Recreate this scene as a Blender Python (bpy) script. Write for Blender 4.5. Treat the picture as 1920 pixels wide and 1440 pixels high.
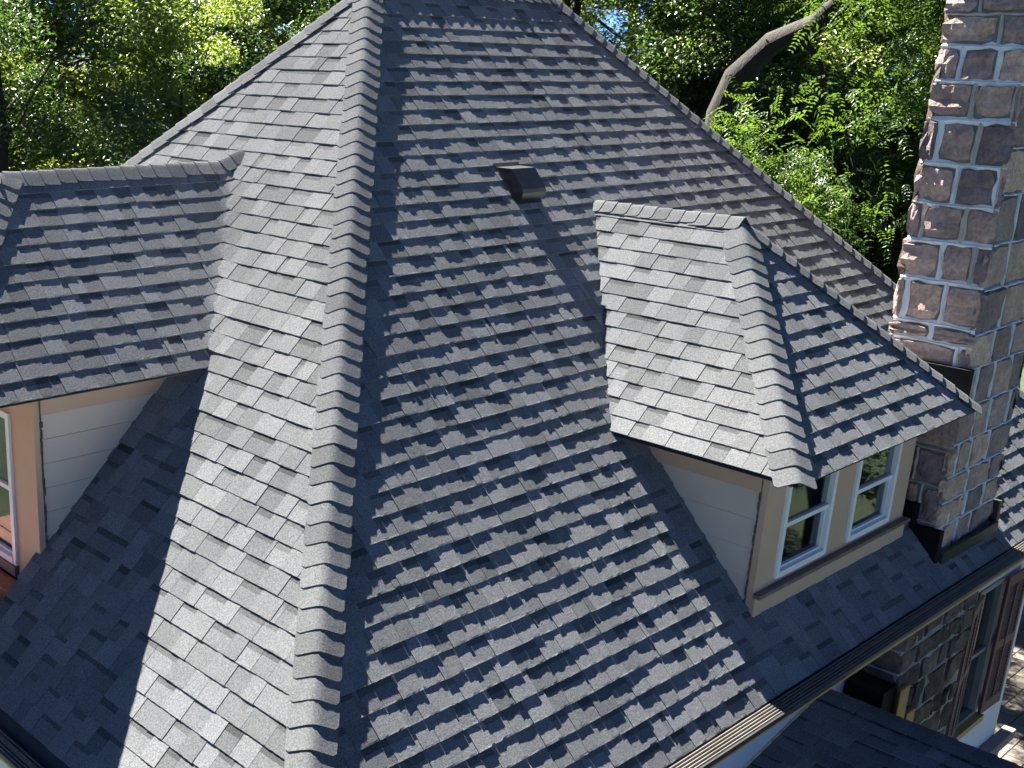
import bpy, math, random
import numpy as np
from mathutils import Vector, Matrix

# ------------------------------------------------------------------ scene, camera, light
for o in list(bpy.data.objects):
    bpy.data.objects.remove(o)
S = bpy.context.scene
COL = S.collection
random.seed(7)
RNG = np.random.default_rng(7)

F_PX, CX, CY = 2225.619, 553.417, 829.806          # solved for a 1920 x 1440 frame
CAM_R = np.array([[0.75914, -0.65064, 0.01850], [-0.18896, -0.24735, -0.95032], [0.62289, 0.71793, -0.31072]])
u_, s_, v_ = np.linalg.svd(CAM_R)
CAM_R = u_ @ v_
CAM_C = np.array([-0.92292, -1.33653, 5.96025])
cam_d = bpy.data.cameras.new('camera')
cam = bpy.data.objects.new('camera', cam_d)
COL.objects.link(cam)
cam_d.sensor_width = 36.0
cam_d.lens = F_PX / 1920 * 36.0
cam_d.shift_x = (960 - CX) / 1920
cam_d.shift_y = (CY - 720) / 1920
cam_d.clip_start = 0.1
cam_d.clip_end = 3000
M = Matrix.Identity(4)
for i in range(3):
    M[i][0] = CAM_R[0][i]; M[i][1] = -CAM_R[1][i]; M[i][2] = -CAM_R[2][i]; M[i][3] = CAM_C[i]
cam.matrix_world = M
S.camera = cam

def px(p):
    c = CAM_R @ (np.asarray(p, float) - CAM_C)
    return np.array([CX + F_PX * c[0] / c[2], CY + F_PX * c[1] / c[2], c[2]])

SUN = np.array([-0.025, -0.6365, -0.7709]); SUN /= np.linalg.norm(SUN)
sun_el = math.asin(-SUN[2])
W = bpy.data.worlds.new('World'); S.world = W; W.use_nodes = True
nt = W.node_tree; nt.nodes.clear()
sky = nt.nodes.new('ShaderNodeTexSky'); sky.sky_type = 'NISHITA'; sky.sun_disc = False
sky.sun_elevation = sun_el; sky.sun_rotation = math.atan2(-SUN[0], -SUN[1])
sky.altitude = 100; sky.air_density = 0.14; sky.dust_density = 0.0; sky.ozone_density = 10.0
bg = nt.nodes.new('ShaderNodeBackground'); bg.inputs['Strength'].default_value = 0.05
wo = nt.nodes.new('ShaderNodeOutputWorld')
nt.links.new(sky.outputs[0], bg.inputs[0]); nt.links.new(bg.outputs[0], wo.inputs[0])
sd = bpy.data.lights.new('sun', 'SUN'); sd.energy = 5.0; sd.angle = math.radians(0.53); sd.color = (1.0, 0.94, 0.85)
so = bpy.data.objects.new('sun', sd); COL.objects.link(so)
so.rotation_euler = Vector(SUN).to_track_quat('-Z', 'Y').to_euler()
so.location = (10, 30, 40)
S.view_settings.view_transform = 'Standard'; S.view_settings.look = 'None'
S.view_settings.exposure = 3.2; S.view_settings.gamma = 1.0
S.render.engine = 'CYCLES'
S.cycles.max_bounces = 8; S.cycles.transparent_max_bounces = 12
S.cycles.use_denoising = True

# ------------------------------------------------------------------ materials
def mat(name):
    m = bpy.data.materials.new(name); m.use_nodes = True
    nt = m.node_tree
    return m, nt, nt.nodes['Principled BSDF']

def N(nt, t, **kw):
    n = nt.nodes.new(t)
    for k, v in kw.items():
        if k in n.inputs: n.inputs[k].default_value = v
        else: setattr(n, k, v)
    return n

def ramp(nt, fac, stops):
    r = nt.nodes.new('ShaderNodeValToRGB')
    el = r.color_ramp.elements
    while len(el) < len(stops): el.new(0.5)
    for e, (p, c) in zip(el, stops):
        e.position = p; e.color = (*c, 1) if len(c) == 3 else c
    nt.links.new(fac, r.inputs[0])
    return r.outputs[0]

def mixc(nt, fac, a, b, mode='MIX'):
    m = nt.nodes.new('ShaderNodeMix'); m.data_type = 'RGBA'; m.blend_type = mode
    for s, v in ((0, fac), (6, a), (7, b)):
        if hasattr(v, 'links'): nt.links.new(v, m.inputs[s])
        else: m.inputs[s].default_value = v if s == 0 else (*v, 1)
    return m.outputs[2]

def position(nt):
    return nt.nodes.new('ShaderNodeNewGeometry').outputs['Position']

def noise(nt, vec, scale, detail=3, rough=0.55):
    n = N(nt, 'ShaderNodeTexNoise', Scale=scale, Detail=detail, Roughness=rough)
    nt.links.new(vec, n.inputs['Vector'])
    return n.outputs['Fac']

def bump(nt, bsdf, h, strength, dist):
    b = N(nt, 'ShaderNodeBump', Strength=strength, Distance=dist)
    nt.links.new(h, b.inputs['Height']); nt.links.new(b.outputs[0], bsdf.inputs['Normal'])

def N2(nt, f):
    m = N(nt, 'ShaderNodeMapRange'); nt.links.new(f, m.inputs[0])
    m.inputs[1].default_value = -0.8; m.inputs[2].default_value = 1.2
    return m.outputs[0]

def shingle_mat(name, cA, cB):
    """grey mineral granules: a tone per shingle (attribute), speckle and fine relief"""
    m, nt, b = mat(name)
    pos = position(nt)
    at = N(nt, 'ShaderNodeAttribute', attribute_name='tone')
    base = ramp(nt, N2(nt, at.outputs['Fac']), [(0.0, tuple(c * 0.42 for c in cA)), (0.4, cA), (0.9, cB)])
    g1 = noise(nt, pos, 95, 4, 0.75)
    g2 = noise(nt, pos, 330, 2, 0.6)
    sp = ramp(nt, g1, [(0.30, (0.52, 0.53, 0.55)), (0.50, (1.0, 1.0, 1.0)), (0.70, (1.50, 1.49, 1.47))])
    c = mixc(nt, 1.0, base, sp, 'MULTIPLY')
    sp2 = ramp(nt, g2, [(0.3, (0.72, 0.72, 0.72)), (0.7, (1.28, 1.28, 1.28))])
    c = mixc(nt, 1.0, c, sp2, 'MULTIPLY')
    big = noise(nt, pos, 0.9, 4, 0.6)
    wr = ramp(nt, big, [(0.3, (0.88, 0.89, 0.91)), (0.7, (1.09, 1.08, 1.06))])
    c = mixc(nt, 1.0, c, wr, 'MULTIPLY')
    nt.links.new(c, b.inputs['Base Color'])
    b.inputs['Roughness'].default_value = 0.88
    b.inputs['Diffuse Roughness'].default_value = 1.0
    b.inputs['Specular IOR Level'].default_value = 0.04
    hh = N(nt, 'ShaderNodeMath', operation='ADD'); nt.links.new(g1, hh.inputs[0]); nt.links.new(g2, hh.inputs[1])
    bump(nt, b, hh.outputs[0], 0.8, 0.005)
    return m

def plain_mat(name, col, rough=0.6, var=0.12, scale=3.0, bscale=40, bstr=0.15, spec=0.4, metal=0.0):
    m, nt, b = mat(name)
    pos = position(nt)
    f = noise(nt, pos, scale, 5, 0.6)
    lo = tuple(c * (1 - var) for c in col); hi = tuple(min(1, c * (1 + var)) for c in col)
    c = ramp(nt, f, [(0.3, lo), (0.7, hi)])
    nt.links.new(c, b.inputs['Base Color'])
    b.inputs['Roughness'].default_value = rough
    b.inputs['Specular IOR Level'].default_value = spec
    b.inputs['Metallic'].default_value = metal
    h = noise(nt, pos, bscale, 3)
    bump(nt, b, h, bstr, 0.003)
    return m

def stone_mat(name, dark, mid, light, ochre=0.0):
    m, nt, b = mat(name)
    pos = position(nt)
    oi = nt.nodes.new('ShaderNodeObjectInfo')
    f = noise(nt, pos, 4.5, 6, 0.65)
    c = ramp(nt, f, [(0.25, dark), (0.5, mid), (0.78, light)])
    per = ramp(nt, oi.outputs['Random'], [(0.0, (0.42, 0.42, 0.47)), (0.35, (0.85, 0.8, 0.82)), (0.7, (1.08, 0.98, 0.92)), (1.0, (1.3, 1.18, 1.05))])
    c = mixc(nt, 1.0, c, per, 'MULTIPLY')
    sp = ramp(nt, noise(nt, pos, 28, 5, 0.7), [(0.3, (0.65, 0.65, 0.66)), (0.7, (1.3, 1.28, 1.25))])
    c = mixc(nt, 1.0, c, sp, 'MULTIPLY')
    # lichen and soot stains
    st = ramp(nt, noise(nt, pos, 1.6, 4, 0.6), [(0.55, (0, 0, 0)), (0.72, (1, 1, 1))])
    c = mixc(nt, st, c, (0.34, 0.25, 0.18) if ochre else (0.085, 0.075, 0.078))
    nt.links.new(c, b.inputs['Base Color'])
    b.inputs['Roughness'].default_value = 0.85
    b.inputs['Specular IOR Level'].default_value = 0.25
    bump(nt, b, noise(nt, pos, 22, 6, 0.7), 0.7, 0.02)
    return m

def glass_mat(name, tint=(0.75, 0.8, 0.8)):
    m, nt, b = mat(name)
    nt.nodes.remove(b)
    tr = N(nt, 'ShaderNodeBsdfTransparent'); tr.inputs[0].default_value = (*tint, 1)
    gl = N(nt, 'ShaderNodeBsdfGlossy', Roughness=0.02); gl.inputs[0].default_value = (0.9, 0.95, 1, 1)
    lw = N(nt, 'ShaderNodeLayerWeight', Blend=0.5)
    pw_ = N(nt, 'ShaderNodeMath', operation='POWER'); nt.links.new(lw.outputs['Facing'], pw_.inputs[0]); pw_.inputs[1].default_value = 5.0
    fr = N(nt, 'ShaderNodeMath', operation='MULTIPLY_ADD'); nt.links.new(pw_.outputs[0], fr.inputs[0]); fr.inputs[1].default_value = 0.92; fr.inputs[2].default_value = 0.03
    bp = N(nt, 'ShaderNodeBump', Strength=0.05, Distance=0.01)
    nt.links.new(noise(nt, position(nt), 3.0, 1), bp.inputs['Height'])
    nt.links.new(bp.outputs[0], gl.inputs['Normal'])
    mx = nt.nodes.new('ShaderNodeMixShader')
    nt.links.new(fr.outputs[0], mx.inputs[0]); nt.links.new(tr.outputs[0], mx.inputs[1]); nt.links.new(gl.outputs[0], mx.inputs[2])
    nt.links.new(mx.outputs[0], nt.nodes['Material Output'].inputs[0])
    return m

def leaf_mat(name, a, b_, tr_col, tfac=0.45, gloss=0.06):
    m, nt, b = mat(name)
    nt.nodes.remove(b)
    pos = position(nt)
    at = N(nt, 'ShaderNodeAttribute', attribute_name='tone')
    c = mixc(nt, at.outputs['Fac'], a, b_)
    d = nt.nodes.new('ShaderNodeBsdfDiffuse'); nt.links.new(c, d.inputs[0])
    t = nt.nodes.new('ShaderNodeBsdfTranslucent')
    tc = mixc(nt, at.outputs['Fac'], tuple(x * 0.75 for x in tr_col), tr_col)
    nt.links.new(tc, t.inputs[0])
    g = N(nt, 'ShaderNodeBsdfGlossy', Roughness=0.36); g.inputs[0].default_value = (0.9, 0.95, 0.9, 1)
    m1 = nt.nodes.new('ShaderNodeMixShader'); m1.inputs[0].default_value = tfac
    nt.links.new(d.outputs[0], m1.inputs[1]); nt.links.new(t.outputs[0], m1.inputs[2])
    m2 = nt.nodes.new('ShaderNodeMixShader'); m2.inputs[0].default_value = gloss
    nt.links.new(m1.outputs[0], m2.inputs[1]); nt.links.new(g.outputs[0], m2.inputs[2])
    nt.links.new(m2.outputs[0], nt.nodes['Material Output'].inputs[0])
    return m

def bark_mat(name, col):
    m, nt, b = mat(name)
    pos = position(nt)
    mp = N(nt, 'ShaderNodeMapping'); mp.inputs['Scale'].default_value = (9, 9, 2.2)
    nt.links.new(pos, mp.inputs[0])
    f = noise(nt, mp.outputs[0], 2.2, 6, 0.7)
    c = ramp(nt, f, [(0.3, tuple(x * 0.45 for x in col)), (0.7, tuple(x * 1.3 for x in col))])
    nt.links.new(c, b.inputs['Base Color']); b.inputs['Roughness'].default_value = 0.9
    bump(nt, b, f, 0.9, 0.04)
    return m

M_SH = shingle_mat('shingle_granules', (0.116, 0.125, 0.130), (0.222, 0.233, 0.245))
M_DECK = plain_mat('roof_felt', (0.03, 0.032, 0.036), 0.9)
M_TRIM = plain_mat('tan_trim_paint', (0.54, 0.37, 0.255), 0.55, 0.06, 2.0, 60, 0.08)
M_SILL = plain_mat('worn_sill_paint', (0.17, 0.125, 0.11), 0.6, 0.25, 9.0, 50, 0.2)
M_SIDE = plain_mat('taupe_siding_paint', (0.58, 0.50, 0.42), 0.55, 0.05, 1.5, 90, 0.08)
M_WHITE = plain_mat('white_vinyl', (0.78, 0.79, 0.80), 0.35, 0.03, 4, 60, 0.03)
M_STUCCO = plain_mat('white_stucco', (0.70, 0.70, 0.69), 0.9, 0.07, 1.2, 55, 0.35)
M_GUT = plain_mat('bronze_gutter_metal', (0.045, 0.043, 0.042), 0.45, 0.2, 6, 30, 0.05, 0.3, 0.0)
M_GUARD = plain_mat('gutter_guard_metal', (0.085, 0.078, 0.07), 0.5, 0.25, 7, 60, 0.1, 0.3, 0.0)
M_GOLD = plain_mat('ochre_drip_edge', (0.42, 0.27, 0.10), 0.5, 0.15)
M_BLACK = plain_mat('black_flashing_metal', (0.010, 0.010, 0.010), 0.7, 0.3, 5, 12, 0.25, 0.12)
M_VENT = plain_mat('dark_vent_metal', (0.055, 0.060, 0.060), 0.38, 0.25, 11, 30, 0.06, 0.5, 0.55)
M_INT = plain_mat('painted_dark_interior', (0.030, 0.028, 0.025), 0.9)  # near-black colour stands in for the darkness of unlit rooms
M_CURT = plain_mat('curtain_cloth', (0.30, 0.29, 0.27), 0.9)
M_GLASS = glass_mat('window_glass')
M_SHUT = plain_mat('plum_shutter_paint', (0.095, 0.042, 0.050), 0.5, 0.15, 5, 40, 0.1)
M_MORT = plain_mat('old_mortar', (0.45, 0.42, 0.37), 0.95, 0.25, 6, 30, 0.6)
M_MORT2 = plain_mat('fresh_pale_mortar', (0.68, 0.71, 0.73), 0.92, 0.14, 9, 38, 0.6)
M_ST = stone_mat('purple_brown_stone', (0.18, 0.145, 0.138), (0.40, 0.315, 0.285), (0.55, 0.455, 0.40))
M_ST2 = stone_mat('tan_stone', (0.28, 0.215, 0.18), (0.47, 0.365, 0.305), (0.60, 0.49, 0.41), 1.0)
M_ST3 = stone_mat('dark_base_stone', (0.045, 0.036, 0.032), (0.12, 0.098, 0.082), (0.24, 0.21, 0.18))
M_COPPER = plain_mat('ochre_copper', (0.40, 0.24, 0.07), 0.45, 0.2, 6, 30, 0.1, 0.5, 0.2)
M_WOOD = plain_mat('red_brown_deck', (0.24, 0.085, 0.045), 0.55, 0.35, 14, 30, 0.2)
M_WOOD2 = plain_mat('orange_ledge_wood', (0.42, 0.17, 0.07), 0.5, 0.25, 10, 30, 0.2)
M_POST = plain_mat('pale_blue_post', (0.55, 0.66, 0.74), 0.4, 0.05)
M_STRAW = plain_mat('straw', (0.55, 0.40, 0.15), 0.8)
M_CAULK = plain_mat('cracked_caulk', (0.10, 0.09, 0.085), 0.9, 0.6, 18)
M_BARK = bark_mat('dark_bark', (0.013, 0.010, 0.008))
M_BARK2 = bark_mat('grey_bark', (0.07, 0.058, 0.048))
M_LEAF = leaf_mat('broad_green_leaf', (0.020, 0.044, 0.020), (0.075, 0.120, 0.030), (0.31, 0.42, 0.06), 0.46, 0.06)
M_LEAF2 = leaf_mat('feathery_green_leaf', (0.016, 0.040, 0.014), (0.052, 0.095, 0.022), (0.14, 0.24, 0.025), 0.36, 0.02)
M_LEAF3 = leaf_mat('deep_green_leaf', (0.010, 0.028, 0.015), (0.036, 0.070, 0.024), (0.09, 0.17, 0.02), 0.34, 0.05)

def grass_material():
    m, nt, b = mat('rough_lawn')
    pos = position(nt)
    c = ramp(nt, noise(nt, pos, 0.35, 6, 0.7), [(0.3, (0.012, 0.020, 0.007)), (0.6, (0.026, 0.040, 0.012)), (0.8, (0.05, 0.045, 0.025))])  # colour darkened to stand for tree shade on the lawn
    nt.links.new(c, b.inputs['Base Color']); b.inputs['Roughness'].default_value = 1
    bump(nt, b, noise(nt, pos, 14, 4), 1.0, 0.05)
    return m
M_GRASS = grass_material()

def paver_material():
    m, nt, b = mat('weathered_paver')
    pos = position(nt)
    oi = nt.nodes.new('ShaderNodeObjectInfo')
    c = ramp(nt, oi.outputs['Random'], [(0, (0.115, 0.097, 0.080)), (0.5, (0.15, 0.13, 0.108)), (1, (0.185, 0.165, 0.14))])
    s = ramp(nt, noise(nt, pos, 16, 5, 0.7), [(0.3, (0.8, 0.8, 0.8)), (0.7, (1.2, 1.2, 1.2))])
    c = mixc(nt, 1.0, c, s, 'MULTIPLY')
    nt.links.new(c, b.inputs['Base Color']); b.inputs['Roughness'].default_value = 0.9
    bump(nt, b, noise(nt, pos, 60, 3), 0.3, 0.004)
    return m
M_PAVER = paver_material()

# ------------------------------------------------------------------ object helpers
ORG = {}
def link(o, parent, origin):
    COL.objects.link(o)
    po = np.zeros(3)
    if parent is not None:
        o.parent = parent; po = ORG[parent.name]
    o.location = tuple(np.asarray(origin, float) - po)
    ORG[o.name] = np.asarray(origin, float)
    return o

def mesh_obj(name, verts, faces, m, parent=None, smooth=False, tone=None, origin=None):
    v = np.asarray(verts, float)
    if origin is None: origin = v.mean(axis=0)
    me = bpy.data.meshes.new(name)
    me.from_pydata((v - origin).tolist(), [], faces)
    if isinstance(smooth, list): me.polygons.foreach_set('use_smooth', smooth)
    elif smooth: me.polygons.foreach_set('use_smooth', [True] * len(me.polygons))
    if m is not None: me.materials.append(m)
    if tone is not None:
        a = me.attributes.new('tone', 'FLOAT', 'POINT')
        t = np.full(len(v), tone, np.float32) if np.isscalar(tone) else np.asarray(tone, np.float32)
        a.data.foreach_set('value', t)
    me.update()
    return link(bpy.data.objects.new(name, me), parent, origin)

def empty(name, loc, parent=None):
    o = bpy.data.objects.new(name, None); o.empty_display_size = 0.3
    return link(o, parent, loc)

def tag(o, label=None, cat=None, group=None, kind=None):
    for k, v in (('label', label), ('category', cat), ('group', group), ('kind', kind)):
        if v: o[k] = v
    return o

BOXF = [(0, 3, 2, 1), (4, 5, 6, 7), (0, 1, 5, 4), (1, 2, 6, 5), (2, 3, 7, 6), (3, 0, 4, 7)]
def boxv(lo, hi):
    (a, b, c), (d, e, f) = lo, hi
    return [(a, b, c), (d, b, c), (d, e, c), (a, e, c), (a, b, f), (d, b, f), (d, e, f), (a, e, f)]
def box(name, lo, hi, m, parent, bev=0.0):
    o = mesh_obj(name, boxv(lo, hi), BOXF, m, parent)
    if bev > 0:
        md = o.modifiers.new('edge', 'BEVEL'); md.width = bev; md.segments = 2; md.limit_method = 'NONE'
    return o

def hexa(p8):
    return list(p8), BOXF

def prism(name, poly, d, m, parent):
    """polygon (3d points) extruded by vector d"""
    n = len(poly); P = [np.asarray(p, float) for p in poly]; d = np.asarray(d, float)
    v = P + [p + d for p in P]
    f = [tuple(range(n))[::-1], tuple(range(n, 2 * n))] + [(i, (i + 1) % n, n + (i + 1) % n, n + i) for i in range(n)]
    return mesh_obj(name, v, f, m, parent)

def clip(poly, a, b, c):
    """keep a*u+b*v+c >= 0"""
    out = []
    n = len(poly)
    for i in range(n):
        p, q = poly[i], poly[(i + 1) % n]
        dp = a * p[0] + b * p[1] + c; dq = a * q[0] + b * q[1] + c
        if dp >= 0: out.append(p)
        if (dp >= 0) != (dq >= 0):
            t = dp / (dp - dq); out.append((p[0] + t * (q[0] - p[0]), p[1] + t * (q[1] - p[1])))
    return out

def clip_convex(poly, region):
    for i in range(len(region)):
        (x1, y1), (x2, y2) = region[i], region[(i + 1) % len(region)]
        a, b = -(y2 - y1), (x2 - x1)
        poly = clip(poly, a, b, -(a * x1 + b * y1))
        if len(poly) < 3: return []
    return poly

def area(poly):
    return 0.5 * sum(poly[i][0] * poly[(i + 1) % len(poly)][1] - poly[(i + 1) % len(poly)][0] * poly[i][1] for i in range(len(poly)))

# ------------------------------------------------------------------ house measures
GZ = -3.2
tR, tL = 1.048, 1.028
EXP = 0.143
W2, LH = 6.225, 15.104
RZ = W2 * tR                                # ridge height
RX0 = RZ / tL; RX1 = LH - RZ / tL
YE, XE = 1.835, 1.925                       # eave lines
HOUSE = tag(empty('house', (7.5, 6.2, GZ)), 'large house with grey shingled hip roof, dormers and stone chimney', 'house')

class Plane:
    def __init__(s, o, u, v):
        s.o = np.asarray(o, float); s.u = np.asarray(u, float); s.u /= np.linalg.norm(s.u)
        s.v = np.asarray(v, float); s.v /= np.linalg.norm(s.v); s.n = np.cross(s.u, s.v)
    def P(s, u, v, n=0.0): return s.o + s.u * u + s.v * v + s.n * n
    def uv(s, p):
        d = np.asarray(p, float) - s.o; return (float(d @ s.u), float(d @ s.v))

PR = Plane((0, 0, 0), (1, 0, 0), (0, 1, tR))
PL = Plane((0, 0, 0), (0, -1, 0), (1, 0, tL))
STEP = 0.0096

def shingle_piece(pl, poly, vk, h, tone, extra=None, strip=None):
    """one tab: a thin slab whose butt edge stands proud of the course below"""
    us = [p[0] for p in poly]
    polys = [poly]
    if strip:
        polys = []
        x = min(us)
        while x < max(us) - 1e-4:
            pp = clip(clip(poly, 1, 0, -x), -1, 0, x + strip)
            if len(pp) >= 3 and abs(area(pp)) > 1e-6: polys.append(pp)
            x += strip
    V, Fc, SM = [], [], []
    jit = lambda: random.uniform(-1, 1)
    hgt = lambda u, v: h - STEP * (v - vk) / EXP + (extra(u, v) if extra else 0.0)
    if strip:
        key = {}
        def vid(u, v):
            k = (round(u, 4), round(v, 4))
            if k not in key:
                key[k] = len(V); V.append(pl.P(u, v, hgt(u, v)))
            return key[k]
        for pp in polys:
            Fc.append(tuple(vid(u, v) for u, v in pp)); SM.append(True)
        for pp in polys:
            n = len(pp)
            for i in range(n):
                a, b = pp[i], pp[(i + 1) % n]
                if max(a[1], b[1]) > vk + 0.006: continue
                k = len(V)
                for (u, v), dn in ((a, 0), (b, 0), (b, -0.0095), (a, -0.0095)): V.append(pl.P(u, v, hgt(u, v) + dn))
                Fc.append((k, k + 3, k + 2, k + 1)); SM.append(False)
        return V, Fc, tone, SM
    n = len(poly); LIP = 0.011
    top, rim = [], []           # flat body outline, and the roughened butt lip
    faces_lip = []
    for i in range(n):
        a, b = poly[i], poly[(i + 1) % n]
        if abs(a[1] - vk) < 0.004 and abs(b[1] - vk) < 0.004:
            m = max(1, int(abs(b[0] - a[0]) / 0.018))
            ins, outs = [], []
            blk, off = 0, 0.0
            for j in range(m + 1):
                t = j / m; u = a[0] + (b[0] - a[0]) * t; v = a[1] + (b[1] - a[1]) * t
                if blk <= 0: blk, off = random.choice((2, 2, 3, 4)), random.uniform(-0.0013, 0.0013)
                blk -= 1
                ins.append(len(V)); V.append(pl.P(u, vk + LIP, hgt(u, vk + LIP)))
                outs.append(len(V)); vv = v + (jit() * 0.0013 if 0 < j < m else 0); V.append(pl.P(u, vv, hgt(u, vv) + off + jit() * 0.0005))
            low = []
            for j in range(m + 1):
                low.append(len(V)); V.append(V[outs[j]] - pl.n * 0.0100)
            for j in range(m):
                Fc.append((outs[j], outs[j + 1], ins[j + 1], ins[j])); SM.append(False)
                Fc.append((outs[j], low[j], low[j + 1], outs[j + 1])); SM.append(False)
            top += ins
        elif abs(a[1] - vk) < 0.004:
            pass                 # already covered by the lip's last point
        else:
            top.append(len(V)); V.append(pl.P(a[0], a[1], hgt(*a)))
    if len(top) >= 3:
        Fc.append(tuple(top)); SM.append(False)
    for i in range(n):
        a, b = poly[i], poly[(i + 1) % n]
        if abs(a[1] - vk) < 0.004 and abs(b[1] - vk) < 0.004: continue
        if min(a[1], b[1]) > vk + EXP: continue
        k = len(V)
        for (u, v), dn in ((a, 0), (b, 0), (b, -0.0095), (a, -0.0095)): V.append(pl.P(u, v, hgt(u, v) + dn))
        Fc.append((k, k + 3, k + 2, k + 1)); SM.append(False)
    return V, Fc, tone, SM

def course_fill(pl, region, v0, v1, seed, skip=None, extra=None, near=None, wmin=0.10, wmax=0.27, trim=None):
    """all shingle tabs of a roof plane, clipped to its outline; returns pieces (verts, faces, tone, centre, uv)"""
    rnd = random.Random(seed)
    out = []
    us = [p[0] for p in region]
    k = 0
    vk = v0
    while vk < v1:
        u = min(us) - rnd.uniform(0, 0.3)
        high = rnd.random() < 0.5
        while u < max(us):
            w = rnd.choice([rnd.uniform(wmin, 0.14), rnd.uniform(0.13, 0.18), rnd.uniform(0.16, wmax - 0.03)])
            if rnd.random() < 0.04: w = rnd.uniform(0.03, 0.05)
            top = vk + EXP + 0.028
            poly = [(u + 0.0013, vk + rnd.uniform(-0.002, 0.002)), (u + w - 0.0013, vk + rnd.uniform(-0.002, 0.002)), (u + w - 0.0013, top), (u + 0.0013, top)]
            pc = clip_convex(poly, region)
            if pc and trim: pc = trim(pc, vk)
            hn = (rnd.random() < 0.74) if not high else (rnd.random() < 0.30)
            high = hn
            h = 0.0115 + (0.0038 if high else 0.0) + rnd.uniform(-0.0008, 0.0008)
            tone = min(0.84, max(0.05, rnd.gauss(0.60 if high else 0.40, 0.19)))
            if pc and abs(area(pc)) > 4e-4:
                c = (sum(p[0] for p in pc) / len(pc), sum(p[1] for p in pc) / len(pc))
                if not (skip and skip(*c)):
                    st = 0.03 if (near and near(*c)) else None
                    random.seed(rnd.random())
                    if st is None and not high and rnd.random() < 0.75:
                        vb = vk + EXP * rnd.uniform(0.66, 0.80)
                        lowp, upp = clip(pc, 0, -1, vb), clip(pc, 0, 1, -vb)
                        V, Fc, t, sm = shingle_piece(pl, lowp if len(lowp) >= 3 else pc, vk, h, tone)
                        t = [t] * len(V)
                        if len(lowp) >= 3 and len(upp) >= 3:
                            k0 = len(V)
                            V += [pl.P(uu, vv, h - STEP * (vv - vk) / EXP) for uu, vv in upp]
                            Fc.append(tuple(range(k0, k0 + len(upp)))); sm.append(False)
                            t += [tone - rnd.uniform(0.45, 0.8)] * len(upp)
                    else:
                        V, Fc, t, sm = shingle_piece(pl, pc, vk, h, tone, extra if st else None, st)
                    quad = [p for p in pc if p[1] <= vk + EXP]
                    out.append((V, Fc, t, sm, pc, vk))
            u += w
        vk += EXP
        k += 1
    return out

def inside_px(p, poly):
    x, y = p; r = False
    for i in range(len(poly)):
        (x1, y1), (x2, y2) = poly[i], poly[i - 1]
        if (y1 > y) != (y2 > y) and x < (x2 - x1) * (y - y1) / (y2 - y1) + x1: r = not r
    return r

def shown_area(pl, pc, vk, hide=()):
    q = [px(pl.P(u, min(v, vk + EXP))) for u, v in pc]
    c = np.mean(q, axis=0)
    if not (-10 < c[0] < 1930 and -10 < c[1] < 1450): return 0
    for h in hide:
        if inside_px(c[:2], h): return 0
    return abs(area([(a[0], a[1]) for a in q]))

def join_pieces(name, pieces, m, parent):
    V, Fc, T, SM = [], [], [], []
    for p in pieces:
        k = len(V); V += list(p[0]); Fc += [tuple(i + k for i in f) for f in p[1]]; T += (p[2] if isinstance(p[2], list) else [p[2]] * len(p[0])); SM += p[3]
    return mesh_obj(name, V, Fc, m, parent, SM, tone=T)

# dormer measures
RD = dict(xr=7.475, zr=4.838, yf=3.305, t=0.985, ze=3.449)
RD['h'] = (RD['zr'] - RD['ze']) / RD['t']
LD = dict(yl=6.272, zl=5.134, xf=2.97, t=0.988, ze=3.914)
LD['h'] = (LD['zl'] - LD['ze']) / LD['t']
RWX0, RWX1, RWY = 6.383, 8.70, 2.253        # right dormer walls
LWY0, LWY1, LWX = 5.379, 7.165, 2.657       # left dormer walls

# ------------------------------------------------------------------ main roof
def dk(p): return np.asarray(p, float) - np.array([0, 0, 0.02])
A0, A1 = (RX0, W2, RZ), (RX1, W2, RZ)
cR = [(XE, YE, YE * tR), (LH - XE, YE, YE * tR)]
ybk = 2 * W2 - YE
deckv = [dk(p) for p in [(XE, YE, YE * tR), (LH - XE, YE, YE * tR), A1, A0, (LH - XE, ybk, YE * tR), (XE, ybk, YE * tR), (XE, 5.43, XE * tL), (LWX, 5.43, LWX * tL), (LWX, 7.12, LWX * tL), (XE, 7.12, XE * tL)]]
ROOF = mesh_obj('main_roof', deckv, [(0, 1, 2, 3), (1, 4, 2), (4, 5, 3, 2), (0, 3, 7, 6), (3, 8, 7), (3, 5, 9, 8)], M_DECK, HOUSE)

# right (long) slope: outline in plane coordinates
def uvs(pl, pts): return [pl.uv(p) for p in pts]
regR = uvs(PR, [(XE - 0.02, YE - 0.02, (YE - 0.02) * tR), (LH - XE, YE - 0.02, (YE - 0.02) * tR), A1, A0])
vR0 = 5.997 * math.sqrt(1 + tR * tR) - 42 * EXP
def skipR(u, v):
    y = v * PR.v[1]
    d = RD; x = u
    if y > RWY + 0.10 and RWX0 + 0.16 < x < RWX1 - 0.02 and y < 3.26: return True       # inside the dormer
    vy = y * tR                                                          # under the dormer roof
    if y > 3.24 and abs(x - d['xr']) < (d['zr'] - vy) / d['t'] - 0.18: return True
    if 8.98 < x < 10.17 and y > 2.06 and y < 2.70: return True
    return False
PCR = course_fill(PR, regR, vR0, PR.uv(A0)[1], 11, skipR)
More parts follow.
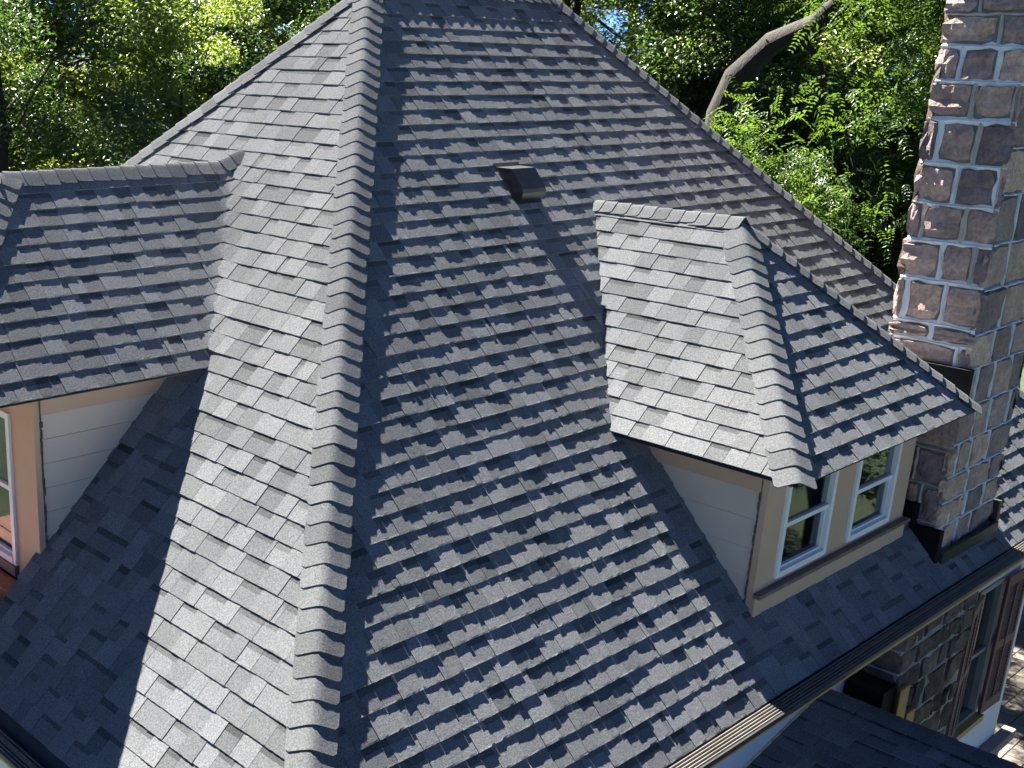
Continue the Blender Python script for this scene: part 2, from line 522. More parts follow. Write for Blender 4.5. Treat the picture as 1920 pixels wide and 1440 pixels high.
# left (short) slope with the fillet into the left dormer valley
regL = uvs(PL, [(XE - 0.02, 2 * W2 - XE, (XE - 0.02) * tL), (XE - 0.02, XE - 0.02, (XE - 0.02) * tL), A0])
vL0 = 6.177 * math.sqrt(1 + tL * tL) - 42 * EXP
LVa = np.array([LD['zl'] / tL, LD['yl'], LD['zl']])                # valley top and bottom
LVb = np.array([LD['ze'] / tL, LD['yl'] - LD['h'], LD['ze']])
FR = 0.085
def valley_extra(pl, side):
    a, b = np.array(pl.uv(LVa)), np.array(pl.uv(LVb))
    d = (b - a); L = np.linalg.norm(d); d /= L
    nrm = np.array([-d[1], d[0]])
    def dist(u, v):
        w = np.array([u, v]) - a
        return float(w @ nrm) * side, float(w @ d), L
    def ex(u, v):
        s, t, L = dist(u, v)
        if t < 0.0 or t > L + 0.02: return 0.0
        if s >= FR: return 0.0
        s = max(s, -0.03)
        fade = min(1.0, max(0.0, (L - t) / 0.18)) * min(1.0, max(0.0, t / 0.10))
        return 0.596 * (FR - s) ** 2 / (2 * FR) * fade
    def near(u, v):
        s, t, L = dist(u, v)
        return -0.15 < t < L + 0.25 and s < FR + 0.16
    return ex, near, dist
exL, nearL, distL = valley_extra(PL, 1)
if distL(*PL.uv((4.3, 4.6, 4.3 * tL)))[0] < 0:
    exL, nearL, distL = valley_extra(PL, -1)
def skipL(u, v):
    y = -u; x = v * PL.v[0]
    if y > LWY0 + 0.16 and x < 3.85: return True
    z = x * tL
    if z > LD['ze'] and abs(y - LD['yl']) < (LD['zl'] - z) / LD['t'] - 0.15: return True
    return False
def trimL(pc, vk):
    return clip(pc, 1, 0, 5.425) if (vk + EXP) * PL.v[0] < LWX + 0.14 else pc
PCL = course_fill(PL, regL, vL0, PL.uv(A0)[1], 23, skipL, exL, nearL, trim=trimL)

RD_SIL = [(1113, 385), (1387, 409), (1836, 767), (1713, 822), (1690, 985), (1406, 1140), (1240, 870), (1147, 818)]
CH_SIL = [(1790, 0), (1660, 620), (1690, 940), (1745, 1060), (1870, 985), (1920, 740), (1920, 0)]
LD_SIL = [(0, 320), (443, 312), (393, 690), (300, 720), (82, 1034), (0, 1034)]
allp = [(shown_area(PR, p[4], p[5], (RD_SIL, CH_SIL)), p) for p in PCR] + [(shown_area(PL, p[4], p[5], (LD_SIL,)), p) for p in PCL]
allp.sort(key=lambda t: -t[0])
for a, p in allp[:300]:
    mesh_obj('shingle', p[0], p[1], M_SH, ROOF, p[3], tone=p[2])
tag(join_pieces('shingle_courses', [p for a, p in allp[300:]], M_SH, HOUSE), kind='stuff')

# hip and ridge caps
def cap_run(p0, p1, a_dir, b_dir, parent, name='hip_cap', half=0.152, expo=0.135, seed=0, lift=0.011, limit=None):
    """folded cap shingles from the low end p0 up to p1; a_dir/b_dir run down each slope away from the crest"""
    rnd = random.Random(seed)
    p0, p1 = np.asarray(p0, float), np.asarray(p1, float)
    L = np.linalg.norm(p1 - p0); h = (p1 - p0) / L
    a = np.asarray(a_dir, float); a = a - h * (a @ h); a /= np.linalg.norm(a)
    b = np.asarray(b_dir, float); b = b - h * (b @ h); b /= np.linalg.norm(b)
    up = -(a + b); up /= np.linalg.norm(up)
    n = int(L / expo) + 1
    objs = []
    for i in range(n):
        t0 = i * expo + rnd.uniform(-0.004, 0.004); t1 = min(t0 + expo + 0.05, L + 0.005)
        if t1 - t0 < 0.06: continue
        hf = half * rnd.uniform(0.95, 1.05)
        off = rnd.uniform(-0.006, 0.006)
        ss = [-1, -0.97, -0.86, -0.6, -0.36, -0.18, 0, 0.18, 0.36, 0.6, 0.86, 0.97, 1]
        V = []; nS = len(ss)
        skew = rnd.uniform(-0.006, 0.006)
        for row, (tt, lf) in enumerate(((t0, lift + rnd.uniform(0, 0.003)), (t0 + 0.075, lift * 0.72), (t1, lift * 0.25))):
            for s in ss:
                d = s * hf + off
                r = 0.042
                ad = abs(d)
                # rounded crest: blend the two straight slopes through a parabola
                if ad < r:
                    eff = (ad * ad / r + r) / 2
                    pos = (a if d < 0 else b) * ad * 1.0
                    base_a = a * max(-d, 0) + b * max(d, 0)
                    down = (eff - ad)
                    # lower the crest along -up
                    c = p0 + h * tt + base_a - up * down * 0.35
                else:
                    c = p0 + h * tt + (a * ad if d < 0 else b * ad)
                edge = max(0.0, (abs(s) - 0.86) / 0.14)
                rr = (0.022 * edge ** 2) if row == 0 else 0.0
                nv = up * 0.75 + (-(b if d < 0 else a)) * 0.0
                c = c + h * (rr + skew * s) + up * (lf + 0.024 + rnd.uniform(-0.0008, 0.0008))
                V.append(c)
        top = len(V)
        for s_i in range(nS): V.append(V[s_i].copy())
        for s_i in range(nS): V.append(V[s_i] - up * (0.011) + h * 0.002)
        Fc = []
        for r_ in range(2):
            for j in range(nS - 1):
                k = r_ * nS + j
                Fc.append((k, k + nS, k + nS + 1, k + 1))
        for j in range(nS - 1):
            Fc.append((top + j, top + j + 1, top + nS + j + 1, top + nS + j))
        for r_ in range(2):                       # side hems
            for j in (0, nS - 1):
                pass
        o = mesh_obj(name, V, Fc, M_SH, parent, smooth=True, tone=min(1, max(0, rnd.gauss(0.30, 0.14))))
        objs.append(o)
    return objs

dnR = -PR.v; dnL = -PL.v
hipd = np.array([tR / tL, 1, tR])
cap_run(hipd * 1.90, (RX0 - 0.02, W2 - 0.02, RZ), (0, 1, 0), (1, 0, 0), ROOF, seed=1)
# far right hip, far left hip, top ridge
hipr = np.array([-tR / tL, 1, tR])
cap_run(np.array([LH, 0, 0]) + hipr * 1.90, A1, (-1, 0, 0), (0, 1, 0), ROOF, seed=2)
cap_run(np.array([0, 2 * W2, 0]) + np.array([tR / tL, -1, tR]) * 1.9, A0, (0, -1, 0), (1, 0, 0), ROOF, seed=3)
cap_run(A0, A1, (0, -1, -tR), (0, 1, -tR), ROOF, name='ridge_cap', seed=4, lift=0.030)

# ------------------------------------------------------------------ gutters, fascia and walls
def gutter_x(x0, x1):
    g = mesh_obj('gutter', [(x, y, z) for x in (x0, x1) for y, z in ((1.84, 1.86), (1.735, 1.86), (1.715, 1.90), (1.715, 1.925), (1.725, 1.928), (1.84, 1.862))],
                 [(0, 1, 7, 6), (1, 2, 8, 7), (2, 3, 9, 8), (3, 4, 10, 9), (0, 5, 4, 3, 2, 1), (6, 7, 8, 9, 10, 11)], M_GUT, HOUSE)
    zt = 1.926
    for i in range(5):
        y = 1.728 + i * 0.021
        z = zt + i * 0.0035
        mesh_obj('guard_rib', [(x, yy, zz) for x in (x0, x1) for yy, zz in ((y, z), (y + 0.006, z + 0.0065), (y + 0.0125, z + 0.006), (y + 0.0195, z - 0.004))],
                 [(0, 4, 5, 1), (1, 5, 6, 2), (2, 6, 7, 3)], M_GUARD, g)
    box('drip_trim', (x0, 1.742, 1.835), (x1, 1.80, 1.858), M_GOLD, g)
    return g
gutter_x(XE - 0.1, LH - XE + 0.1)
def gutter_y(y0, y1):
    g = mesh_obj('gutter', [(x, y, z) for y in (y0, y1) for x, z in ((1.93, 1.90), (1.825, 1.90), (1.805, 1.94), (1.805, 1.965), (1.815, 1.968), (1.93, 1.902))],
                 [(0, 6, 7, 1), (1, 7, 8, 2), (2, 8, 9, 3), (3, 9, 10, 4), (0, 1, 2, 3, 4, 5), (11, 10, 9, 8, 7, 6)], M_GUT, HOUSE)
    for i in range(5):
        x = 1.818 + i * 0.021; z = 1.966 + i * 0.0035
        mesh_obj('guard_rib', [(xx, y, zz) for y in (y0, y1) for xx, zz in ((x, z), (x + 0.006, z + 0.0065), (x + 0.0125, z + 0.006), (x + 0.0195, z - 0.004))],
                 [(0, 1, 5, 4), (1, 2, 6, 5), (2, 3, 7, 6)], M_GUARD, g)
    box('drip_trim', (1.832, y0, 1.875), (1.89, y1, 1.898), M_TRIM, g)
gutter_y(XE - 0.1, 5.42)
WY, WXL, WXR = 2.36, 2.42, 12.88
box('fascia', (XE, 1.842, 1.72), (LH - XE, 1.872, 1.88), M_GOLD, HOUSE)
box('soffit', (XE, 1.874, 1.735), (LH - XE, WY + 0.1, 1.76), M_TRIM, HOUSE)
box('fascia', (1.932, XE, 1.74), (1.962, 5.40, 1.90), M_TRIM, HOUSE)
box('soffit', (1.964, WY + 0.105, 1.735), (WXL + 0.1, 5.38, 1.76), M_TRIM, HOUSE)
# outer walls: front with the window opening, left, right, back
WIN = (11.36, 11.99, -0.62, 0.98)
x0, x1, z0, z1 = WIN
V, Fc = [], []
def addbox(lo, hi):
    k = len(V); V.extend(boxv(lo, hi)); Fc.extend([tuple(i + k for i in f) for f in BOXF])
for lo, hi in (((WXL, WY, GZ), (x0, WY + 0.25, 1.734)), ((x1, WY, GZ), (WXR, WY + 0.25, 1.734)), ((x0, WY + 0.002, GZ), (x1, WY + 0.248, z0)), ((x0, WY + 0.002, z1), (x1, WY + 0.248, 1.733))):
    addbox(lo, hi)
mesh_obj('wall', V, Fc, M_STUCCO, HOUSE)
box('wall', (WXL, WY + 0.252, GZ), (WXL + 0.25, 10.0, 1.733), M_STUCCO, HOUSE)
box('wall', (WXR - 0.25, WY + 0.252, GZ), (WXR, 10.0, 1.733), M_STUCCO, HOUSE)
box('wall', (WXL + 0.252, 9.75, GZ), (WXR - 0.252, 10.0, 1.733), M_STUCCO, HOUSE)
box('water_table', (10.3, WY - 0.13, -1.34), (WXR + 0.30, WY - 0.002, -1.22), plain_mat('grey_ledge', (0.20, 0.18, 0.17), 0.8, 0.2), HOUSE, 0.012)
box('water_table', (11.2, WY - 0.06, -1.55), (WXR + 0.1, WY - 0.004, -1.345), M_GOLD, HOUSE)

# front window behind the shutters
def sash_window(parent, pl_o, ux, w, z0, z1, out, fw=0.045, split=0.5, screen=False, depth=0.05):
    """double-hung window: frame, meeting rail, two panes. pl_o = lower left corner (x,y), ux = unit along, out = outward unit"""
    ux, out = np.asarray(ux, float), np.asarray(out, float)
    o = np.array([pl_o[0], pl_o[1], 0.0])
    def bx(name, a0, a1, b0, b1, d0, d1, m):
        P = [o + ux * a + out * d + np.array([0, 0, z]) for z in (b0, b1) for a, d in ((a0, d0), (a1, d0), (a1, d1), (a0, d1))]
        return mesh_obj(name, P, BOXF, m, parent)
    fr = bx('window_frame', 0, fw, z0, z1, -depth, 0.022, M_WHITE)
    bx('window_frame', w - fw, w, z0, z1, -depth, 0.022, M_WHITE)
    bx('window_frame', fw + 0.001, w - fw - 0.001, z1 - fw, z1, -depth, 0.020, M_WHITE)
    bx('window_frame', fw + 0.001, w - fw - 0.001, z0, z0 + fw, -depth, 0.026, M_WHITE)
    zm = z0 + (z1 - z0) * split
    bx('meeting_rail', fw + 0.002, w - fw - 0.002, zm - 0.016, zm + 0.016, -depth * 0.7, 0.008, M_WHITE)
    # lower sash stiles, set back
    bx('sash_stile', fw + 0.003, fw + 0.021, z0 + fw + 0.001, zm - 0.017, -depth * 0.6, -0.004, M_WHITE)
    bx('sash_stile', w - fw - 0.021, w - fw - 0.003, z0 + fw + 0.001, zm - 0.017, -depth * 0.6, -0.004, M_WHITE)
    bx('sash_rail', fw + 0.022, w - fw - 0.022, z0 + fw + 0.001, z0 + fw + 0.022, -depth * 0.6, -0.004, M_WHITE)
    bx('window_pane', fw + 0.004, w - fw - 0.004, zm + 0.017, z1 - fw - 0.001, -0.020, -0.016, M_GLASS)
    bx('window_pane', fw + 0.022, w - fw - 0.022, z0 + fw + 0.023, zm - 0.018, -0.034, -0.030, M_GLASS)
    return fr

WD = mesh_obj('window', boxv((x0, WY + 0.30, z0), (x1, WY + 0.34, z1)), BOXF, M_INT, HOUSE)  # dark sheet behind the glass, painting the room's lack of light
M_BRZ = plain_mat('dull_grey_frame', (0.20, 0.20, 0.19), 0.5)
def wbox(n, lo, hi, m): return box(n, lo, hi, m, WD)
wbox('window_frame', (x0 + 0.001, WY - 0.02, z0), (x0 + 0.05, WY + 0.10, z1), M_BRZ)
wbox('window_frame', (x1 - 0.05, WY - 0.02, z0), (x1 - 0.001, WY + 0.10, z1), M_BRZ)
wbox('window_frame', (x0 + 0.051, WY - 0.02, z1 - 0.05), (x1 - 0.051, WY + 0.10, z1), M_BRZ)
wbox('window_frame', (x0 + 0.051, WY - 0.02, z0), (x1 - 0.051, WY + 0.10, z0 + 0.05), M_BRZ)
zm = 0.17
wbox('meeting_rail', (x0 + 0.052, WY + 0.0, zm - 0.02), (x1 - 0.052, WY + 0.06, zm + 0.02), M_BRZ)
wbox('window_pane', (x0 + 0.052, WY + 0.03, zm + 0.022), (x1 - 0.052, WY + 0.034, z1 - 0.052), M_GLASS)
wbox('window_pane', (x0 + 0.052, WY + 0.044, z0 + 0.052), (x1 - 0.052, WY + 0.048, zm - 0.022), M_GLASS)
wbox('window_sill', (x0 - 0.06, WY - 0.09, z0 - 0.07), (x1 + 0.06, WY - 0.003, z0 - 0.005), M_GOLD)
# dried grass bundle standing inside the glass
V, Fc = [], []
rg = random.Random(5)
for i in range(130):
    bx_, by_ = x0 + 0.09 + rg.random() * 0.25, WY + 0.12 + rg.random() * 0.08
    dx, dy, hh = rg.uniform(-0.13, 0.13), rg.uniform(-0.05, 0.04), rg.uniform(0.16, 0.34)
    k = len(V); w = 0.006
    V += [(bx_ - w, by_, z0 + 0.05), (bx_ + w, by_, z0 + 0.05), (bx_ + dx, by_ + dy, z0 + 0.05 + hh)]
    Fc.append((k, k + 1, k + 2))
tag(mesh_obj('dried_grass', V, Fc, M_STRAW, HOUSE), kind='stuff')

def shutter(x0, x1, z0, z1, ang, hinge):
    """louvred shutter hinged at x = hinge, turned out of the wall plane"""
    ca, sa = math.cos(ang), math.sin(ang)
    def T(x, y, z):
        dx, dy = x - hinge, y
        return (hinge + dx * ca - dy * sa, WY - 0.035 + dx * sa + dy * ca, z)
    def bx(name, lo, hi, m, par):
        return mesh_obj(name, [T(*p) for p in boxv(lo, hi)], BOXF, m, par)
    st = 0.05
    V, Fc = [], []
    zmid = (z0 + z1) / 2
    for lo, hi in (((x0, -0.03, z0), (x0 + st, 0, z1)), ((x1 - st, -0.03, z0), (x1, 0, z1)), ((x0 + st, -0.029, z1 - 0.12), (x1 - st, -0.001, z1)),
                   ((x0 + st, -0.029, z0), (x1 - st, -0.001, z0 + 0.13)), ((x0 + st, -0.029, zmid - 0.05), (x1 - st, -0.001, zmid + 0.05)), (((x0 + x1) / 2 - 0.012, -0.034, z0 + 0.13), ((x0 + x1) / 2 + 0.012, -0.0015, z1 - 0.12))):
        k = len(V); V += [T(*p) for p in boxv(lo, hi)]; Fc += [tuple(i + k for i in f) for f in BOXF]
    sh = mesh_obj('shutter', V, Fc, M_SHUT, HOUSE)
    for a, b in ((z0 + 0.13, zmid - 0.05), (zmid + 0.05, z1 - 0.12)):
        n = int((b - a) / 0.042)
        for i in range(n):
            z = a + (i + 0.5) * (b - a) / n
            P = [(x, y, z + dz) for dz in (-0.004, 0.004) for x, y in ((x0 + st, -0.026), (x1 - st, -0.026), (x1 - st, -0.003), (x0 + st, -0.003))]
            P = [(x, y, zz + (-0.014 if y < -0.01 else 0.014)) for x, y, zz in P]
            mesh_obj('slat', [T(*p) for p in P], BOXF, M_SHUT, sh)
    return sh
shutter(10.84, 11.345, -0.62, 0.98, math.radians(10), 11.345)
shutter(12.005, 12.50, -0.62, 0.98, math.radians(-2), 12.005)

# ------------------------------------------------------------------ chimney
CHX0, CHX1, CHY0, CHY1 = 8.95, 10.20, 2.03, 2.71
CHZ = 7.6
CH = mesh_obj('chimney', boxv((CHX0 + 0.03, CHY0 + 0.03, 1.3), (CHX1 - 0.03, CHY1 - 0.03, CHZ)), BOXF, plain_mat('core_mortar', (0.20, 0.19, 0.17), 0.95, 0.3, 6, 30, 0.6), HOUSE)
tag(CH, 'tall tapering stone chimney of rough squared blocks')
def stone(name, o, eu, ev, en, w, h, m, parent, seed, proud=0.015, nu=7, nv=6, rnd_c=1.0):
    """rock-faced block: w by h, centre o, face normal en"""
    rnd = random.Random(seed)
    eu, ev, en = (np.asarray(e, float) for e in (eu, ev, en))
    # irregular rounded outline
    cor = [rnd.uniform(0.0, 0.035) * rnd_c for _ in range(4)]
    def gs(i, n):
        return -1.0 if i == 0 else 1.0 if i == n else -0.93 + 1.86 * (i - 1) / (n - 2)
    V, Fc = [], []
    ph = [rnd.uniform(0, 6.28) for _ in range(6)]; tilt = (rnd.uniform(-1, 1) * 0.010, rnd.uniform(-1, 1) * 0.010)
    for j in range(nv + 1):
        for i in range(nu + 1):
            s, t = gs(i, nu), gs(j, nv)
            ed = max(abs(s), abs(t))
            c = cor[(1 if s > 0 else 0) + (2 if t > 0 else 0)]
            f = (abs(s) ** 4) * (abs(t) ** 4)
            x = s * w / 2 - math.copysign(c * f, s) + 0.006 * math.sin(5 * t + ph[0]) * abs(s)
            y = t * h / 2 - math.copysign(c * f, t) + 0.006 * math.sin(4.5 * s + ph[1]) * abs(t)
            d = proud * (1 - 0.55 * max(0, (min(ed, 0.93) - 0.75) / 0.25) ** 2)
            d += 0.009 * math.sin(3.1 * s + ph[2] + 1.3 * t) + 0.007 * math.sin(4.3 * t + ph[3]) + tilt[0] * s + tilt[1] * t + rnd.uniform(-0.005, 0.005)
            if ed > 0.99: d = -0.035
            V.append(np.asarray(o) + eu * x + ev * y + en * d)
    for j in range(nv):
        for i in range(nu):
            k = j * (nu + 1) + i
            Fc.append((k, k + 1, k + nu + 2, k + nu + 1))
    return mesh_obj(name, V, Fc, m, parent, smooth=False)
def bead(p, q, en, r=0.010, m=None, parent=None, wid=0.03):
    """pointed mortar joint: a flat smear with a raised ribbon"""
    p, q, en = (np.asarray(e, float) for e in (p, q, en))
    d = (q - p); L = np.linalg.norm(d); d /= L; s = np.cross(d, en)
    n = max(2, int(L / 0.07))
    rnd = random.Random(int(1000 * (p[2] + q[1])))
    V, Fc = [], []
    prof = [(-wid, -0.022), (-wid * 0.85, 0.000), (-0.006, 0.006), (-0.003, 0.013), (0.003, 0.013), (0.006, 0.006), (wid * 0.85, 0.000), (wid, -0.022)]
    for i in range(n + 1):
        c = p + d * L * i / n + s * rnd.uniform(-0.006, 0.006)
        k = rnd.uniform(0.55, 1.6); k2 = rnd.uniform(0.55, 1.6)
        for a, b in prof:
            V.append(c + s * a * (k if a < 0 else k2) + en * (b + rnd.uniform(-0.001, 0.001)))
    m_ = len(prof)
    for i in range(n):
        for j in range(m_ - 1):
            a = i * m_ + j
            Fc.append((a, a + 1, a + m_ + 1, a + m_))
    return mesh_obj('mortar_joint', V, Fc, m, parent)

rows = [7.45, 7.12, 6.80, 6.50, 6.34, 6.11, 5.86, 5.58, 5.25, 4.95, 4.66, 4.36, 4.02, 3.88, 3.70, 3.36, 3.02, 2.72, 2.40, 2.08]
joints = {0: (2.40,), 1: (2.52, 2.28), 2: (2.36,), 3: (2.46,), 4: (2.29,), 5: (2.52, 2.26), 6: (2.38, 2.09), 7: (2.58, 2.30), 8: (2.39, 2.10), 9: (2.59, 2.28), 10: (2.40, 2.16), 11: (2.61, 2.32), 12: (2.37,), 13: (2.15,), 14: (2.5, 2.2), 15: (2.4,), 16: (2.3,), 17: (2.5, 2.22), 18: (2.35,)}
fresh = {5: 1, 6: 1, 7: 1, 8: 1, 9: 1, 10: 1, 11: 1, 12: 1, 13: 1}
g = 0.015
sd_ = 100
for r in range(len(rows) - 1):
    zt, zb = rows[r], rows[r + 1]
    ys = [CHY1] + list(joints[r]) + [CHY0]
    for i in range(len(ys) - 1):
        a, b = ys[i], ys[i + 1]
        sd_ += 1
        ga = g if i > 0 else 0.0; gb = g if i < len(ys) - 2 else 0.012
        w = (a - ga) - (b + gb)
        stone('stone', (CHX0 + 0.022, (a - ga + b + gb) / 2, (zt + zb) / 2 + random.Random(sd_).uniform(-.008, .008)), (0, -1, 0), (0, 0, 1), (-1, 0, 0), w - random.Random(sd_ + 5).uniform(0, .02), zt - zb - 2 * g * 0.8 - random.Random(sd_ + 9).uniform(0, .03), M_ST, CH, sd_)
        if i < len(ys) - 2:
            mo = M_MORT2 if (r in fresh and random.Random(sd_).random() < 0.8) else M_MORT
            bead((CHX0 + 0.022, b, zb + 0.01), (CHX0 + 0.022, b, zt - 0.01), (-1, 0, 0), m=mo, parent=CH, wid=0.023 if r in fresh else 0.012)
    if r > 0:
        bead((CHX0 + 0.0225, CHY1 - 0.03, zt), (CHX0 + 0.0225, CHY0 + 0.02, zt), (-1, 0, 0), m=M_MORT2 if (r in fresh or r - 1 in fresh) else M_MORT, parent=CH, wid=0.024 if r in fresh else 0.012)
# front face
frows = [7.45, 7.1, 6.78, 6.45, 6.1, 5.75, 5.4, 5.05, 4.68, 4.33, 3.98, 3.70, 3.38, 3.08, 2.80, 2.58, 2.36, 2.10]
fj = {9: (9.43, 9.85), 10: (9.38, 9.78), 11: (9.20, 9.54, 9.9), 12: (9.30, 9.62, 10.04), 13: (9.10, 9.36, 9.74), 14: (9.42, 9.86), 15: (9.18, 9.50, 9.88), 16: (9.08, 9.40, 9.68)}
rf = random.Random(3)
for r in range(len(frows) - 1):
    zt, zb = frows[r], frows[r + 1]
    xs = [CHX0] + list(fj.get(r, (9.3 + rf.uniform(-.1, .1), 9.75 + rf.uniform(-.12, .12)))) + [CHX1]
    for i in range(len(xs) - 1):
        a, b = xs[i], xs[i + 1]; sd_ += 1
        ga = 0.009 if i > 0 else 0.010; gb = 0.009 if i < len(xs) - 2 else 0.0
        stone('stone', ((a + ga + b - gb) / 2, CHY0 + 0.022, (zt + zb) / 2), (1, 0, 0), (0, 0, 1), (0, -1, 0), b - gb - a - ga, zt - zb - 0.024, M_ST2, CH, sd_, proud=0.016)
        if i < len(xs) - 2:
            bead((b, CHY0 + 0.022, zb + 0.01), (b, CHY0 + 0.022, zt - 0.01), (0, -1, 0), m=M_MORT2, parent=CH, wid=0.009)
    if r > 0: bead((CHX0 + 0.02, CHY0 + 0.0225, zt), (CHX1 - 0.012, CHY0 + 0.0225, zt), (0, -1, 0), m=M_MORT2, parent=CH, wid=0.009)
# right and back faces (seen only from the side): plain coursed blocks, darkened to cut bounced sunlight
for r in range(0, len(frows) - 1):
    zt, zb = frows[r], frows[r + 1]
    sd_ += 1
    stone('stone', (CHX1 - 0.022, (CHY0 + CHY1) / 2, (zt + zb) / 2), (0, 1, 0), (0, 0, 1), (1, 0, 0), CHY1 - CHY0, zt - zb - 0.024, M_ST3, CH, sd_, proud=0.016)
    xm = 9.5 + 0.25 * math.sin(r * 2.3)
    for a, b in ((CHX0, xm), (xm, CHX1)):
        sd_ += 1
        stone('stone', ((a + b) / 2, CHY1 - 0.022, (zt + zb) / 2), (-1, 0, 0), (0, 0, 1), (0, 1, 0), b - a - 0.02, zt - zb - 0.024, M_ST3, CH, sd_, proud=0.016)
# wider base below the eave
CB = mesh_obj('chimney_base', boxv((8.76, 2.05, GZ), (10.24, 2.36 - 0.003, 1.73)), BOXF, plain_mat('dark_mortar', (0.27, 0.26, 0.23), 0.95, 0.4, 5, 30, 0.5), HOUSE)
rb = random.Random(9)
z = 1.72
while z > -1.2:
    hgt = rb.uniform(0.13, 0.32)
    x = 8.74
    while x < 10.2:
        w = min(rb.uniform(0.14, 0.52), 10.25 - x)
        if 10.25 - (x + w) < 0.12: w = 10.25 - x
        sd_ += 1
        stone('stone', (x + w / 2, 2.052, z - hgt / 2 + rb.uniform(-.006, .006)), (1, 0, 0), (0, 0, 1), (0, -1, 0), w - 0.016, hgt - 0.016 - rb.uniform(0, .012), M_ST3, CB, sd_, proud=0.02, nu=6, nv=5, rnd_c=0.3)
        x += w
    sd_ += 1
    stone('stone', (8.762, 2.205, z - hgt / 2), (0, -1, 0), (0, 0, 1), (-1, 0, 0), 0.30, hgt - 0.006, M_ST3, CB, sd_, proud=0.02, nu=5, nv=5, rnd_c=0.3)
    z -= hgt
# flashing, and one added sun-blocking box
box('flashing', (8.905, 1.985, 1.98), (8.985, 2.20, 2.37), M_BLACK, CH, 0.006)
box('flashing', (8.905, 2.203, 2.10), (8.982, 2.42, 2.55), M_BLACK, CH, 0.006)
box('flashing', (8.905, 2.424, 2.40), (8.980, 2.72, 2.85), M_BLACK, CH, 0.006)
M_FL2 = plain_mat('mossy_flashing', (0.030, 0.032, 0.022), 0.55, 0.4, 8, 20, 0.2)
box('flashing', (8.99, 1.962, 1.97), (10.16, 1.998, 2.17), M_FL2, CH, 0.004)
box('flashing', (10.17, 1.99, 1.98), (10.235, 2.30, 2.34), M_FL2, CH, 0.006)
mesh_obj('flashing', boxv((8.91, 2.005, 3.50), (8.985, 2.40, 3.72)), BOXF, M_BLACK, CH)
mesh_obj('flashing', boxv((8.705, 2.60, 2.3), (8.955, 2.69, 3.40)), BOXF, M_BLACK, CH)  # added box blocking sun through the gap between dormer and chimney

